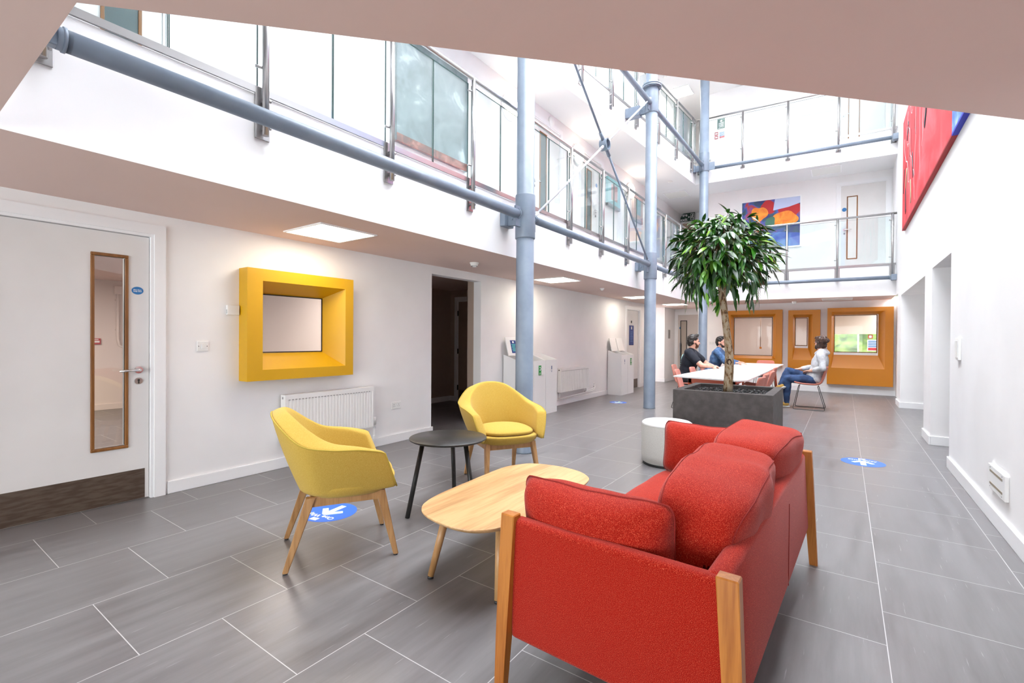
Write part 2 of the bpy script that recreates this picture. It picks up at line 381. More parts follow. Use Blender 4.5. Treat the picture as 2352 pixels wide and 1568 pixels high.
g.prism([(-10.5, 12.36), (l2_x(12.36), 12.365), FB, (XR, 17.6), (-10.5, 17.6)], ZS2, Z2, 0, 1)
struct('ceiling', g, [M_wall, M_ceil2])
g = G()
g.prism([(-10.5, -4.5), (XR, -4.5), (XR, 0.6), (-10.5, 0.6)], ZR, 8.3, 0, 1)
g.prism([(-10.5, 0.6), (-2.95, 0.6), (-2.95, 11.6), (-10.5, 11.6)], ZR, 8.3, 0, 1)
g.prism([(-10.5, 11.6), (XR, 11.6), (XR, 17.6), (-10.5, 17.6)], ZR, 8.3, 0, 1)
struct('ceiling', g, [M_wall, M_ceil2])
# skylight over the atrium; unseen upstand added and bars deepened to block low light
SX0, SX1, SY0, SY1 = -2.95, 0.862, 0.6, 11.6
g = G(); g.box(SX0-0.1, SX0, SY0-0.1, SY1+0.1, 8.3, 9.4).box(SX1, SX1+0.1, SY0-0.1, SY1+0.1, 8.3, 9.4).box(SX0, SX1, SY0-0.1, SY0, 8.3, 9.4).box(SX0, SX1, SY1, SY1+0.1, 8.3, 9.4)
struct('wall_sky_baffle', g, M_wall)
sk = G()
for i in range(14):
    y = SY0+(SY1-SY0)*i/13; sk.box(SX0, SX1, y-0.05, y+0.05, 9.1, 9.5)
for x in (SX0+0.05, -1.7, -0.4, SX1-0.05): sk.box(x-0.05, x+0.05, SY0, SY1, 9.5, 9.6)
sko = struct('window_1', sk, M_trim); G().box(SX0, SX1, SY0, SY1, 9.6, 9.61).out('pane', M_sky, sko)

# upper walls
g = G(); g.box(-4.35, -4.2, -4.4, 17.5, Z1, ZS2)
ang = math.atan2(0.53, 6.76)
g.prism([(-5.1, -4.4), (-5.0, -4.4), (-3.95, 17.5), (-4.1, 17.5)], Z2, ZR)
struct('wall_left_upper', g, M_wall)
g = G(); g.prism([(-3.25, 13.355), (1.4, 13.70), (1.4, 13.85), (-3.25, 13.5)], Z1, ZS2)
g.prism([(-3.2, 13.78), (1.4, 13.82), (1.4, 13.97), (-3.2, 13.93)], Z2, ZR)
g.box(-4.2, -3.1, 15.06, 15.2, Z1, ZS2); g.box(-3.25, -3.1, 13.5, 15.06, Z1, ZS2); g.box(-4.3, -3.0, 15.6, 15.75, Z2, ZR); g.box(-3.2, -3.05, 13.93, 15.6, Z2, ZR)
struct('wall_far_upper', g, M_wall)
# entrance glazing behind the camera
g = G()
for x in (-4.4, -2.65, -0.9, XR-0.06): g.box(x, x+0.06, -4.5, -4.42, 0, 2.16)
g.box(-4.34, XR, -4.5, -4.42, 2.08, 2.16); g.box(-4.34, XR, -4.5, -4.42, 0, 0.08)
e2 = struct('window_2', g, M_steel); G().box(-4.34, XR-0.06, -4.47, -4.46, 0.08, 2.08).out('pane', M_pane_tint, e2)

# baseboards
def base(g, x0, x1, y0, y1, h=0.1):
    g.box(x0, x1, y0, y1, 0, h, 0.004)
g = G()
base(g, WX, WX+0.018, -4.4, 0.36); base(g, WX, WX+0.018, 1.49, 4.437); base(g, WX, WX+0.018, 5.459, 11.06); base(g, WX, WX+0.018, 12.18, 12.75)
base(g, -4.60, WX+0.018, 4.437-0.0, 4.455); base(g, -6.5, -6.482, 4.36, 7.06); base(g, -6.482, -6.3, 7.042, 7.06); base(g, -4.69, -4.42, 5.441, 5.459)
base(g, -4.56, -4.345, 14.0, 14.02); base(g, -4.36, -4.342, 14.02, 15.06)
struct('baseboard_left', g, M_trim)
g = G()
base(g, XR-0.018, XR, -4.4, 6.37, 0.11); base(g, XR-0.018, XR, 7.60, 8.25, 0.11); base(g, XR-0.018, XR, 11.46, 12.168, 0.11)
base(g, XR, 1.4, 7.602, 7.62, 0.11); base(g, XR, 1.4, 11.462, 11.48, 0.11); base(g, XR, 0.955, 12.15, 12.168, 0.11)
struct('baseboard_right', g, M_trim)
g = G(); base(g, -3.37, 0.955, 13.822, 13.84, 0.13)
struct('baseboard_far', g, M_trim)

# splayed window surrounds: front plane w.r.t. wall, tapering reveals, pane
def splay_window(n, mp, f, fi, gl, dout, din, m):
    """f outer rect, fi inner front rect, gl pane rect (a0,a1,z0,z1); mp maps (a, depth, z) -> world, depth positive towards viewer"""
    g = G(); R = lambda r, d: [g.bm.verts.new(mp(a, d, z)) for a, z in ((r[0], r[2]), (r[1], r[2]), (r[1], r[3]), (r[0], r[3]))]
    rings = [R(f, 0.0), R(f, dout), R(fi, dout), R(gl, -din), R((gl[0]-0.001, gl[1]+0.001, gl[2]-0.001, gl[3]+0.001), -din-0.01)]
    for A, B in zip(rings, rings[1:]):
        for i in range(4): g.bm.faces.new((A[i], A[(i+1) % 4], B[(i+1) % 4], B[i]))
    o = struct('window_%d' % n, g, m)
    q = G(); a, b = (mp(gl[0], -din+0.006, gl[2]), mp(gl[1], -din-0.006, gl[3]))
    q.box(min(a[0], b[0]), max(a[0], b[0]), min(a[1], b[1]), max(a[1], b[1]), a[2], b[2]); q.out('pane', M_pane if n == 3 else M_pane_ar, o)
    q = G(); t = 0.008
    for r in ((gl[0], gl[1], gl[3]-t, gl[3]), (gl[0], gl[1], gl[2], gl[2]+t), (gl[1]-t, gl[1], gl[2], gl[3]), (gl[0], gl[0]+t, gl[2], gl[3])):
        a, b = mp(r[0], -din+0.012, r[2]), mp(r[1], -din+0.004, r[3])
        q.box(min(a[0], b[0]), max(a[0], b[0]), min(a[1], b[1]), max(a[1], b[1]), a[2], b[2])
    q.out('gasket', M_dark, o)
    return o
M_yframe = mat('yellow_satin_paint', (0.63, 0.345, 0.002), 0.42)
M_oframe = mat('orange_satin_paint', (0.56, 0.195, 0.002), 0.45)
splay_window(3, lambda a, d, z: (WX+d, a, z), (2.035, 3.124, 0.865, 1.87), (2.170, 3.028, 0.963, 1.763), (2.26, 2.90, 1.11, 1.665), 0.15, 0.08, M_yframe)
for i, w in enumerate(WINS):
    splay_window(4+i, lambda a, d, z: (a, 13.84-d, z), w[0:4], w[4:8], w[8:12], 0.14, 0.03, M_oframe)
# ================================================================ DOORS (local frame: x along the wall, -y out of the wall)
def frame_at(o, loc, rotz):
    o.location = loc; o.rotation_euler = (0, 0, rotz); return o
LEFT, FARW, RIGHT = PI/2, 0.0, -PI/2
def door(n, loc, rotz, w, h=2.03, vis=None, handle=None, kick=True, leafmat=None, sign=None, recess=0.02, arch=0.095, vismat=None, push=False, pane=None):
    """w: leaf from x=0..w; vis (x0,x1,z0,z1); handle x,(dir)"""
    g = G()
    for a, b in ((-arch, -0.02), (w+0.02, w+arch)):
        g.box(a, b, -0.022, 0.0, 0, h+0.02)
    g.box(-arch, w+arch, -0.022, 0.0, h+0.02, min(h+arch, 2.2))
    for a, b in ((-0.03, 0.0), (w, w+0.03)):
        g.box(a, b, -0.012, 0.10, 0, h)
    g.box(-0.03, w+0.03, -0.012, 0.10, h, h+0.025)
    root = frame_at(struct('door_%d' % n, g, M_trim), loc, rotz)
    lm = leafmat or M_door
    y0, y1 = recess, recess+0.044
    lf = G(); solid = recess <= 0; holes = [(vis[0], vis[1], vis[2], vis[3])] if vis and not solid else []
    wall_panels(lf, 0.004, w-0.004, 0.006, h-0.004, holes, lambda g, a, b, c, d: g.box(a, b, y0, y1, c, d))
    leaf = lf.out('leaf', lm, root)
    if vis:
        b = G(); t = 0.022
        for r in ((vis[0]-t, vis[1]+t, vis[3], vis[3]+t), (vis[0]-t, vis[1]+t, vis[2]-t, vis[2]), (vis[0]-t, vis[0], vis[2], vis[3]), (vis[1], vis[1]+t, vis[2], vis[3])):
            b.box(r[0], r[1], y0-0.012, y0+0.02, r[2], r[3], 0.004)
        b.out('vision_frame', vismat or M_beading, leaf)
        pq = y0-0.003 if solid else y0+0.02; G().box(vis[0], vis[1], pq, pq+0.004, vis[2], vis[3]).out('pane', pane or M_pane, leaf)
    if kick:
        G().box(0.03, w-0.03, y0-0.0025, y0, 0.008, 0.235).out('kickplate', M_kick, leaf)
    if handle:
        hx, s = handle; hz = 1.0
        g = G().cyl((hx, y0, hz), (hx, y0-0.009, hz), 0.027).cyl((hx, y0, hz), (hx, y0-0.05, hz), 0.010)
        g.tube([(hx, y0-0.05, hz), (hx+s*0.015, y0-0.057, hz), (hx+s*0.06, y0-0.058, hz), (hx+s*0.13, y0-0.055, hz-0.003)], 0.0095)
        g.out('handle', M_chrome, leaf)
        g = G().cyl((hx, y0, hz-0.085), (hx, y0-0.006, hz-0.085), 0.025).box(hx-0.004, hx+0.004, y0-0.008, y0-0.005, hz-0.105, hz-0.075, mi=1)
        g.cyl((hx, y0, hz-0.078), (hx, y0-0.0082, hz-0.078), 0.0075, mi=1); g.out('escutcheon', [M_steel, M_dark], leaf)
    if push:
        G().box(0.05, 0.12, y0-0.003, y0, 0.75, 1.15, 0.001).out('push_plate', M_steel, leaf)
    if sign:
        sx, sz, r, full = sign
        g = G(); g.cyl((0, 0, 0), (0, -0.002, 0), r, n=32); q = g.out('sign', M_sky_blue, leaf); q.location = (sx, y0, sz); q.scale = (1, 1, 0.8 if full else 1)
        if full:
            text('Fire door\nkeep shut', r*0.36, (0, -0.0026, 0), (PI/2, 0, 0), M_white, 'lettering', q, bold=0.0004)
    return root
door(1, (WX, 0.44, 0), LEFT, 0.938, vis=(0.606, 0.782, 0.435, 1.845), handle=(0.868, -1), sign=(0.861, 1.608, 0.037, True))
door(2, (WX, 11.20, 0), LEFT, 0.85, h=2.0, kick=True)
# lobby door, corridor door (hinged leaf seen through the opening)
door(3, (-4.27, 15.06, 0), FARW, 0.86, vis=(0.10, 0.26, 0.35, 1.83), handle=None, push=True, recess=-0.005, leafmat=mat('lobby_door_laminate', (0.62, 0.56, 0.52), 0.5), vismat=M_black, kick=False, sign=(0.075, 1.62, 0.03, False), pane=mat('lobby_stair_glimpse', (0.42, 0.36, 0.30), 0.4))
d4 = door(4, (-6.28, 7.06, 0), FARW, 0.95, h=1.98, recess=-0.01, leafmat=mat('door_painted_dim', (0.34, 0.26, 0.20), 0.5), kick=True)  # corridor dimness put into the leaf colour as well
g = G()
for z in (0.28, 1.0, 1.75): g.box(-0.012, 0.006, -0.03, -0.012, z-0.05, z+0.05, 0.002)
g.out('hinges', M_black, d4)
# first and second floor doors
M_dstrip = glass_mat('dim_vision_pane', (0.30, 0.36, 0.37), haze=0.4, hazecol=(0.16, 0.22, 0.23))
door(5, (-4.2, 0.44, Z1), LEFT, 0.94, vis=(0.60, 0.79, 0.35, 1.85), handle=(0.88, -1), pane=M_dstrip, recess=-0.005)
door(6, (-4.2, 6.45, Z1), LEFT, 0.93, vis=(0.28, 0.46, 0.42, 1.85), handle=(0.10, 1), pane=M_dstrip, recess=-0.005)
door(7, (-4.2, 8.22, Z1), LEFT, 0.93, vis=(0.26, 0.44, 0.42, 1.75), handle=(0.66, -1), pane=M_dstrip, recess=-0.005, sign=(0.70, 1.55, 0.04, False))
angF = math.atan2(0.345, 4.65)
def farwall1(x, d=0.0): return 13.355+(x+3.25)*0.345/4.65-d
M_lit = glass_mat('bright_vision_pane', (0.9, 0.9, 0.9), haze=0.75, hazecol=(0.95, 0.95, 0.92))
door(8, (-0.10, farwall1(-0.10), Z1), angF, 0.84, vis=(0.135, 0.30, 0.33, 1.76), handle=(0.07, 1), pane=M_lit, recess=-0.005, kick=False, sign=(0.065, 1.48, 0.045, False))
door(9, (-0.16, 13.80, Z2), 0, 0.88, vis=(0.20, 0.385, 0.42, 1.75), handle=(0.08, 1), pane=M_lit, recess=-0.005, kick=False)
door(10, (-4.16, 15.06, Z1), 0, 0.9, h=2.0, leafmat=mat('lobby_timber_door', (0.42, 0.30, 0.22), 0.5), recess=-0.005, kick=False)

# ================================================================ STEELWORK
COLS = [(-2.90, 4.35), (-2.92, 8.52), (-2.86, 12.2)]
clab = ['blue-grey round steel column standing behind the further yellow armchair',
        'blue-grey round steel column in the middle, left of the leafy tree crown, with the bolted flange at its top',
        'blue-grey round steel column furthest away, at the gallery corner behind the seated men']
for i, (x, y) in enumerate(COLS):
    t = thing('steel_column', clab[i], 'column', (x, y, 0), 0, 'round steel columns')
    r = 0.098 if i == 0 else 0.104
    G().lathe([(0, 0), (r+0.004, 0), (r, 0.012), (r, 8.6), (0, 8.6)]).out('shaft', M_blue, t)
    for (za, zb) in ((2.36, 2.84), (5.38, 5.84)):
        G().lathe([(r-0.01, za), (r+0.010, za), (r+0.013, za+0.008), (r+0.013, zb-0.008), (r+0.010, zb), (r-0.01, zb)]).out('collar', M_blue, t)
    if i == 1:
        g = G().lathe([(r, 5.84), (r+0.065, 5.84), (r+0.065, 5.865), (r, 5.865)]).lathe([(r, 5.875), (r+0.065, 5.875), (r+0.065, 5.90), (r, 5.90)])
        for k in range(8):
            a = k*PI/4; g.cyl((math.cos(a)*(r+0.045), math.sin(a)*(r+0.045), 5.82), (math.cos(a)*(r+0.045), math.sin(a)*(r+0.045), 5.93), 0.011, n=6)
        g.out('flange', M_blue, t)
    # stub bracket back to the gallery edge
    for zz, xe in ((2.60, XF), (5.48, l2_x(y))):
        if i == 2 and zz < 3: continue
        g = G(); L = x-xe
        if zz > 3: g.box(-L, -r-0.10, -0.075, 0.075, zz-0.09, zz+0.09, 0.01)
        else: g.box(-L, -L+0.07, -0.09, 0.09, zz-0.08, zz+0.08, 0.01)
        for s in (-0.02, 0.02): g.box(-L+0.03, -r+0.01, s-0.006, s+0.006, zz-0.07, zz+0.07)
        g.cyl((-r-0.06, -0.04, zz), (-r-0.06, 0.04, zz), 0.014, n=8)
        g.out('bracket', M_blue, t)
    for zz in (2.60, 5.52):
        g = G()
        for s in (-1, 1):
            if i == 2 and s == 1: continue
            g.box(-0.012, 0.012, s*(r-0.01), s*(r+0.10), zz-0.13, zz+0.09, 0.004); g.cyl((-0.035, s*(r+0.06), zz), (0.035, s*(r+0.06), zz), 0.013, n=8)
        if i == 2: g.box(r-0.01, r+0.14, -0.012, 0.012, zz-0.12, zz+0.07, 0.004)
        g.out('lug', M_blue, t)
def strut(name, p0, p1, r, label, cat, m=None, ends=True):
    p0 = Vector(p0); p1 = Vector(p1); d = (p1-p0).normalized()
    g = G().cyl(p0, p1, r, n=24)
    if ends: g.cyl(p0-d*0.02, p0+d*0.03, r*1.0, n=24).cyl(p0+d*0.0, p0+d*0.012, r*1.12, n=24).cyl(p1-d*0.012, p1, r*1.12, n=24)
    return tag(g.out(name, m or M_blue), label, cat, 'horizontal tie tubes')
strut('tie_tube', (-2.9, 0.57, 2.595), (-2.9, 4.20, 2.605), 0.05, 'thick blue-grey tie tube nearest the camera running to the first column', 'tube')
g = G().box(-2.98, -2.82, 0.385, 0.40, 2.48, 2.70, 0.004).box(-2.93, -2.87, 0.40, 0.56, 2.55, 2.65, 0.01)
for a in (0.44, 0.52): g.cyl((-2.96, a, 2.60), (-2.84, a, 2.60), 0.02, n=8)
tag(g.out('tube_clamp', M_blue), 'blue-grey clamp holding the near end of the thick tie tube by the ceiling edge', 'clamp')
strut('tie_tube', (-2.9, 4.53, 2.61), (-2.9, 8.36, 2.615), 0.045, 'blue-grey tie tube between the first and second columns below the first floor glass', 'tube')
strut('tie_tube', (-2.9, 8.68, 2.615), (-2.87, 12.05, 2.6), 0.045, 'blue-grey tie tube from the middle column to behind the tree crown', 'tube')
strut('tie_tube', (-2.9, 4.5, 5.52), (-2.9, 8.36, 5.52), 0.045, 'blue-grey second floor tie tube running from the ceiling edge to the middle column flange', 'tube')
strut('tie_tube', (-2.9, 8.68, 5.52), (-2.87, 12.05, 5.50), 0.045, 'blue-grey tie tube between middle and far columns at second floor level', 'tube')
strut('tie_tube', (-2.62, 12.23, 5.45), (0.76, 12.46, 5.45), 0.04, 'long blue-grey tube across the far second floor gallery edge', 'tube')
strut('tie_tube', (-2.62, 12.23, 2.58), (0.76, 12.46, 2.57), 0.04, 'long blue-grey tube across the far first floor gallery edge', 'tube')
for z, w in ((5.45, 'second'), (2.57, 'first')):
    tag(G().box(0.77, 0.862, 12.40, 12.54, z-0.06, z+0.06, 0.006).out('end_block', M_blue), 'blue-grey end block fixing the %s floor far tube to the right wall' % w, 'bracket')
# crossed bracing rods with a ring hub
hub = Vector((-2.9, 6.44, 4.11))
t = thing('cross_bracing', 'crossed blue-grey bracing rods meeting in a round ring between first and middle columns', 'bracing', hub)
def rod(a, b, r, m=None):
    a = Vector(a)-hub; b = Vector(b)-hub; d = (b-a).normalized()
    g = G().cyl(a, b, r, n=12)
    g.cyl(a, a+d*0.12, r*1.6, n=12).cyl(b-d*0.12, b, r*1.6, n=12)
    g.out('rod', m or M_blue, t)
M_rodl = mat('pale_rod_paint', (0.66, 0.68, 0.72), 0.35)
def toward(p, k=0.075): return hub+(Vector(p)-hub).normalized()*k
for p, m in (((-2.9, 4.48, 5.60), M_blue), ((-2.9, 8.39, 2.62), M_blue), ((-2.9, 4.51, 2.63), M_rodl), ((-2.9, 8.38, 5.60), M_rodl)):
    rod(toward(p), p, 0.0165 if m is M_blue else 0.014, m)
g = G(); g.cyl((-0.055, 0, 0), (0.055, 0, 0), 0.085, n=32, cap=False).cyl((-0.055, 0, 0), (0.055, 0, 0), 0.070, n=32, cap=False).cyl((0.0, 0, 0), (0.012, 0, 0), 0.07, n=32)
for s in (-0.055, 0.055):
    A = [g.bm.verts.new((s, 0.085*math.cos(2*PI*k/32), 0.085*math.sin(2*PI*k/32))) for k in range(32)]; B = [g.bm.verts.new((s, 0.07*math.cos(2*PI*k/32), 0.07*math.sin(2*PI*k/32))) for k in range(32)]
    for k in range(32): g.bm.faces.new((A[k], A[(k+1) % 32], B[(k+1) % 32], B[k]))
g.cyl((0.0, 0, 0), (0.03, 0, 0), 0.02, n=12); g.out('ring_hub', M_blue, t)

# ================================================================ BALUSTRADES (local x along the edge, -y towards the atrium, z from slab top)
def balustrade(label, loc, rotz, x0, x1, posts, ztop, split=True, chan=0.0, startglass=None):
    t = thing('balustrade', label, 'balustrade', loc, rotz, 'gallery balustrades')
    G().tube([(x0, -0.045, ztop), (x1, -0.045, ztop)], 0.0215, n=16).out('handrail', M_steel, t)
    G().box(x0, x1, -0.012, 0.004, -0.005+chan, 0.04+chan).out('base_channel', M_steel, t)
    for p in posts:
        g = G().cyl((p, -0.052, -0.285), (p, -0.052, ztop-0.008), 0.021, n=16)
        for z in (ztop-0.13, 0.16):
            g.cyl((p-0.055, -0.025, z), (p, -0.045, z), 0.010, n=10)
        po = g.out('post', M_steel, t)
        g = G().box(p-0.048, p+0.048, -0.012, 0.0, -0.30, -0.0, 0.002)
        for z in (-0.23, -0.05):
            g.box(p-0.012, p+0.012, -0.05, -0.012, z-0.012, z+0.012).cyl((p+0.018, -0.052, z), (p+0.034, -0.052, z), 0.011, n=10)
        g.out('mounting_plate', M_steel, po)
    ps = sorted(posts); ed = [x0]+ps+[x1]
    for a, b in zip(ed, ed[1:]):
        if b-a < 0.12: continue
        sp = [(a, b)] if not split or b-a < 0.7 else [(a, (a+b)/2-0.004), ((a+b)/2+0.004, b)]
        for q, (c, d) in enumerate(sp):
            c2 = c+(0.03 if c in ps else 0.0); d2 = d-(0.03 if d in ps else 0.0)
            gp = G().box(c2, d2, -0.006, 0.006, 0.03+chan, ztop-0.045).out('glass_panel', M_glass, t)
            g = G()
            for xx in (c2, d2): g.box(xx-0.0015, xx+0.0015, -0.0065, 0.0065, 0.03+chan, ztop-0.045)
            g.box(c2, d2, -0.0065, 0.0065, ztop-0.047, ztop-0.045); g.out('polished_edge', M_glassedge, gp)
    return t
balustrade('long glass and steel balustrade along the left first floor gallery', (XF, 0, Z1+0.01), LEFT, 0.40, 12.30,
           [0.545+1.062*k for k in range(12)], 1.05)
balustrade('glass and steel balustrade along the left second floor gallery', (l2_x(0.5), 0.5, Z2+0.02), PI/2-ang, 0.0, 11.85,
           [11.52-1.03*k for k in range(11)], 1.03)
angA = math.atan2(FB[1]-FA[1], FB[0]-FA[0])
balustrade('glass and steel balustrade across the far first floor gallery, in front of the abstract painting', (FA[0], FA[1], Z1-0.01), angA, 0.05, 4.05,
           [0.15, 1.13, 2.085, 3.04, 3.985], 1.06, split=False)
balustrade('glass and steel balustrade across the far second floor gallery', (FA[0], FA[1], Z2+0.04), angA, 0.08, 4.05,
           [0.18, 1.15, 2.085, 3.04, 3.99], 1.05, split=False)

# ================================================================ LIGHTS AND CEILING FITTINGS
def led(x, y, z, on, label, s=0.27, power=0):
    t = thing('ceiling_light', label, 'light', (x, y, z), 0, 'square ceiling panels')
    g = G()
    for r in ((-s-0.02, s+0.02, -s-0.02, -s), (-s-0.02, s+0.02, s, s+0.02), (-s-0.02, -s, -s, s), (s, s+0.02, -s, s)): g.box(*r, -0.012, 0.002, 0.003)
    g.out('trim_frame', M_trim, t)
    G().box(-s, s, -s, s, -0.006, 0.0).out('diffuser', M_led if on else M_ledoff, t)
led(-3.83, 2.56, ZS, True, 'square lit ceiling panel above the yellow window')
led(-3.80, 6.63, ZS, True, 'square lit ceiling panel just behind the first steel column')
led(-3.80, 10.35, ZS, True, 'square lit ceiling panel left of the middle column')
led(-3.75, 12.95, ZS, True, 'square lit ceiling panel in the lobby, above the black-shirted man')
led(-3.72, 12.9, ZS2, False, 'unlit square ceiling panel on the first floor near the fire exit sign')
led(-0.38, 12.98, ZS2, False, 'unlit square ceiling panel above the far first floor door')
led(-3.73, 13.2, ZR, True, 'square lit ceiling panel on the top floor beside the far column')
led(-0.15, 13.1, ZS, False, 'unlit ceiling panel above the large orange window')
def downl(n, x, y, z, r, label, cat, m, prof):
    tag(G().lathe(prof).out(n, m), label, cat).location = (x, y, z)
o = thing('smoke_detector', 'white smoke detector on the ceiling beside the open doorway', 'smoke detector', (-3.82, 4.58, ZS))
G().lathe([(0, -0.016), (0.055, -0.016), (0.058, 0)]).out('base', M_plast, o)
G().lathe([(0, -0.055), (0.022, -0.055), (0.028, -0.045), (0.044, -0.038), (0.048, -0.02), (0.048, -0.014)]).out('chamber', M_plast, o)
g = G()
for k in range(14):
    a = 2*PI*k/14; g.box(0.030, 0.037, -0.0022, 0.0022, -0.046, -0.036, rot=Matrix.Rotation(a, 3, 'Z'))
g.out('vents', M_dark, o)
downl('motion_sensor', -3.72, 8.19, ZS, 0.04, 'small white dome sensor on the ceiling between two lit panels', 'sensor', M_plast, [(0, -0.045), (0.02, -0.04), (0.035, -0.02), (0.045, 0)])
downl('motion_sensor', -1.02, 13.45, ZS, 0.04, 'small white dome above the narrow orange window', 'sensor', M_plast, [(0, -0.07), (0.03, -0.06), (0.045, -0.03), (0.05, 0)])
downl('motion_sensor', -3.55, 11.75, ZS2, 0.04, 'flat round disc on the first floor soffit near the middle column', 'sensor', M_ledoff, [(0, -0.02), (0.05, -0.018), (0.06, 0)])
downl('motion_sensor', -3.85, 12.2, ZR, 0.04, 'small round disc on the top floor ceiling', 'sensor', M_ledoff, [(0, -0.03), (0.05, -0.02), (0.06, 0)])
o = tag(G().lathe([(0, 0.03), (0.02, 0.025), (0.03, 0)]).out('camera_dome', M_black), 'tiny black dome on the far wall under the tree crown', 'sensor'); o.location = (-2.05, 13.84, 2.1); o.rotation_euler = (PI/2, 0, 0)
# round bulkhead lamps on the first-floor wall
for k, (y, lab) in enumerate(((5.82, 'round glowing bulkhead lamp cut by the first steel column'), (8.04, 'round glowing bulkhead lamp behind the ring hub, second along'), (10.72, 'round glowing bulkhead lamp furthest along, beside the middle column'))):
    t = thing('wall_lamp', lab, 'lamp', (-4.2, y, 4.76), LEFT, 'round bulkhead lamps')
    g = G().lathe([(0, 0), (0.19, 0), (0.19, 0.03), (0.17, 0.045), (0, 0.045)]).out('backplate', M_plast, t); g.rotation_euler = (PI/2, 0, 0)
    g = G().lathe([(0.165, 0.045), (0.16, 0.075), (0.12, 0.10), (0, 0.11)]).out('diffuser', mat('bulkhead_glow', (0.9, 0.9, 0.9), 0.4, emit=(1, 0.84, 0.66), estr=9), t); g.rotation_euler = (PI/2, 0, 0)
t = thing('alarm_sounder', 'white oval alarm sounder on the first floor wall between two round lamps', 'alarm', (-4.2, 7.05, 5.0), LEFT)
q = G().lathe([(0, 0), (0.075, 0), (0.078, 0.03), (0.06, 0.06), (0, 0.065)]).out('body', M_plast, t); q.rotation_euler = (PI/2, 0, 0); q.scale = (0.8, 1.3, 1)

# ================================================================ WALL FITTINGS
def wallbox(name, label, cat, loc, rotz, w, h, d, m, bev=0.004, kids=None):
    """centred box on a wall; w along the wall"""
    o = tag(G().box(-w/2, w/2, -d, 0, -h/2, h/2, bev).out(name, m), label, cat); o.location = loc; o.rotation_euler = (0, 0, rotz); return o
o = wallbox('light_switch', 'white wall switch between the big white door and the yellow window', 'switch', (WX, 1.742, 1.178), LEFT, 0.088, 0.086, 0.01, M_plast)
G().box(-0.012, 0.012, -0.015, -0.01, -0.02, 0.02, 0.002).out('rocker', M_plast, o)
G().cyl((-0.032, -0.0115, 0), (-0.032, -0.009, 0), 0.0035, n=8).cyl((0.032, -0.0115, 0), (0.032, -0.009, 0), 0.0035, n=8).out('screws', M_black, o)
o = wallbox('wall_sensor', 'small white sensor box touching the left edge of the yellow window', 'sensor', (WX, 1.975, 1.493), LEFT, 0.10, 0.085, 0.032, M_plast)
g = G()
for k in range(6): g.box(-0.0505, -0.049, -0.028, -0.006, -0.03+k*0.006, -0.028+k*0.006)
g.out('vent_slots', M_dark, o)
def socket(loc, rotz, label, w=0.146):
    o = wallbox('power_socket', label, 'socket', loc, rotz, w, 0.086, 0.010, M_plast)
    g = G()
    for s in ((-0.036, 0.036) if w > 0.1 else (0,)):
        g.box(s-0.002, s+0.002, -0.0112, -0.0095, 0.006, 0.016)
        for k in (-1, 1): g.box(s+k*0.011-0.003, s+k*0.011+0.003, -0.0112, -0.0095, -0.012, -0.008)
    g.out('pin_holes', M_dark, o)
    if w > 0.1:
        g = G()
        for s in (-0.013, 0.013): g.box(s-0.006, s+0.006, -0.014, -0.0095, 0.016, 0.030, 0.001)
        g.out('rocker', M_plast, o)
socket((WX, 3.842, 0.446), LEFT, 'white double power socket low on the wall right of the ribbed radiator')
socket((-3.0, 13.84, 1.17), FARW, 'white double switch plate on the far wall between the two men', 0.146)
o = wallbox('metal_wall_plate', 'small grey metal plate on the lobby side wall', 'wall plate', (-4.36, 14.45, 1.42), LEFT, 0.16, 0.26, 0.015, M_steel)
o = wallbox('wall_switch', 'tall white switch box high on the right wall', 'switch', (XR, 5.89, 1.19), RIGHT, 0.15, 0.20, 0.022, M_plast)
G().box(-0.055, 0.055, -0.026, -0.022, -0.08, 0.08, 0.002).out('cover', M_plast, o)
o = wallbox('air_vent', 'white double-slot vent low on the right wall near the floor', 'vent', (XR, 4.47, 0.32), RIGHT, 0.43, 0.165, 0.022, M_plast)
G().box(-0.16, 0.16, -0.0235, -0.021, 0.035, 0.050).box(-0.16, 0.16, -0.0235, -0.021, -0.050, -0.035).out('slots', mat('vent_slot_shadow', (0.28, 0.24, 0.18), 0.7), o)
g = G()
for x in (-0.15, 0.15):
    for z in (-0.065, 0.065): g.cyl((x, -0.0245, z), (x, -0.021, z), 0.005, n=8)
g.out('screws', M_steel, o)
o = wallbox('paper_notice', 'small white paper notice on the first floor wall beside the slate-grey board', 'notice', (-4.2, 5.12, 4.13), LEFT, 0.15, 0.28, 0.004, M_white)
o = wallbox('paper_notice', 'white paper notices on the first floor wall behind the glass, right of the first column', 'notice', (-4.2, 7.62, 4.2), LEFT, 0.16, 0.36, 0.004, M_white)
# far second-floor signs
def signbox(name, label, x, z, w, h, m, y=None):
    o = tag(G().box(-w/2, w/2, -0.004, 0, -h/2, h/2).out(name, m), label, 'sign'); o.location = (x, (y if y is not None else 13.78+(x+3.2)*0.04/4.6)-0.002, z); return o
o = signbox('first_aid_sign', 'dark green first aid sign with a white cross on the top floor wall', -2.80, 7.14, 0.19, 0.27, mat('sign_dark_green', (0.03, 0.10, 0.07), 0.5))
G().box(-0.012, 0.012, -0.006, -0.004, 0.045, 0.105).box(-0.03, 0.03, -0.006, -0.004, 0.063, 0.087).out('cross', M_white, o)
g = G()
for k in range(5): g.box(-0.07, 0.07-0.02*(k % 2), -0.006, -0.004, 0.02-k*0.025, 0.028-k*0.025)
g.box(-0.075, -0.015, -0.006, -0.004, -0.12, -0.105); g.out('print_lines', M_white, o)
o = signbox('notice_sign', 'blue and red instruction notice on the top floor wall under the first aid sign', -2.775, 6.835, 0.14, 0.18, M_white)
g = G()
for k in range(4): g.box(-0.062, 0.062, -0.006, -0.004, 0.055-k*0.028, 0.073-k*0.028)
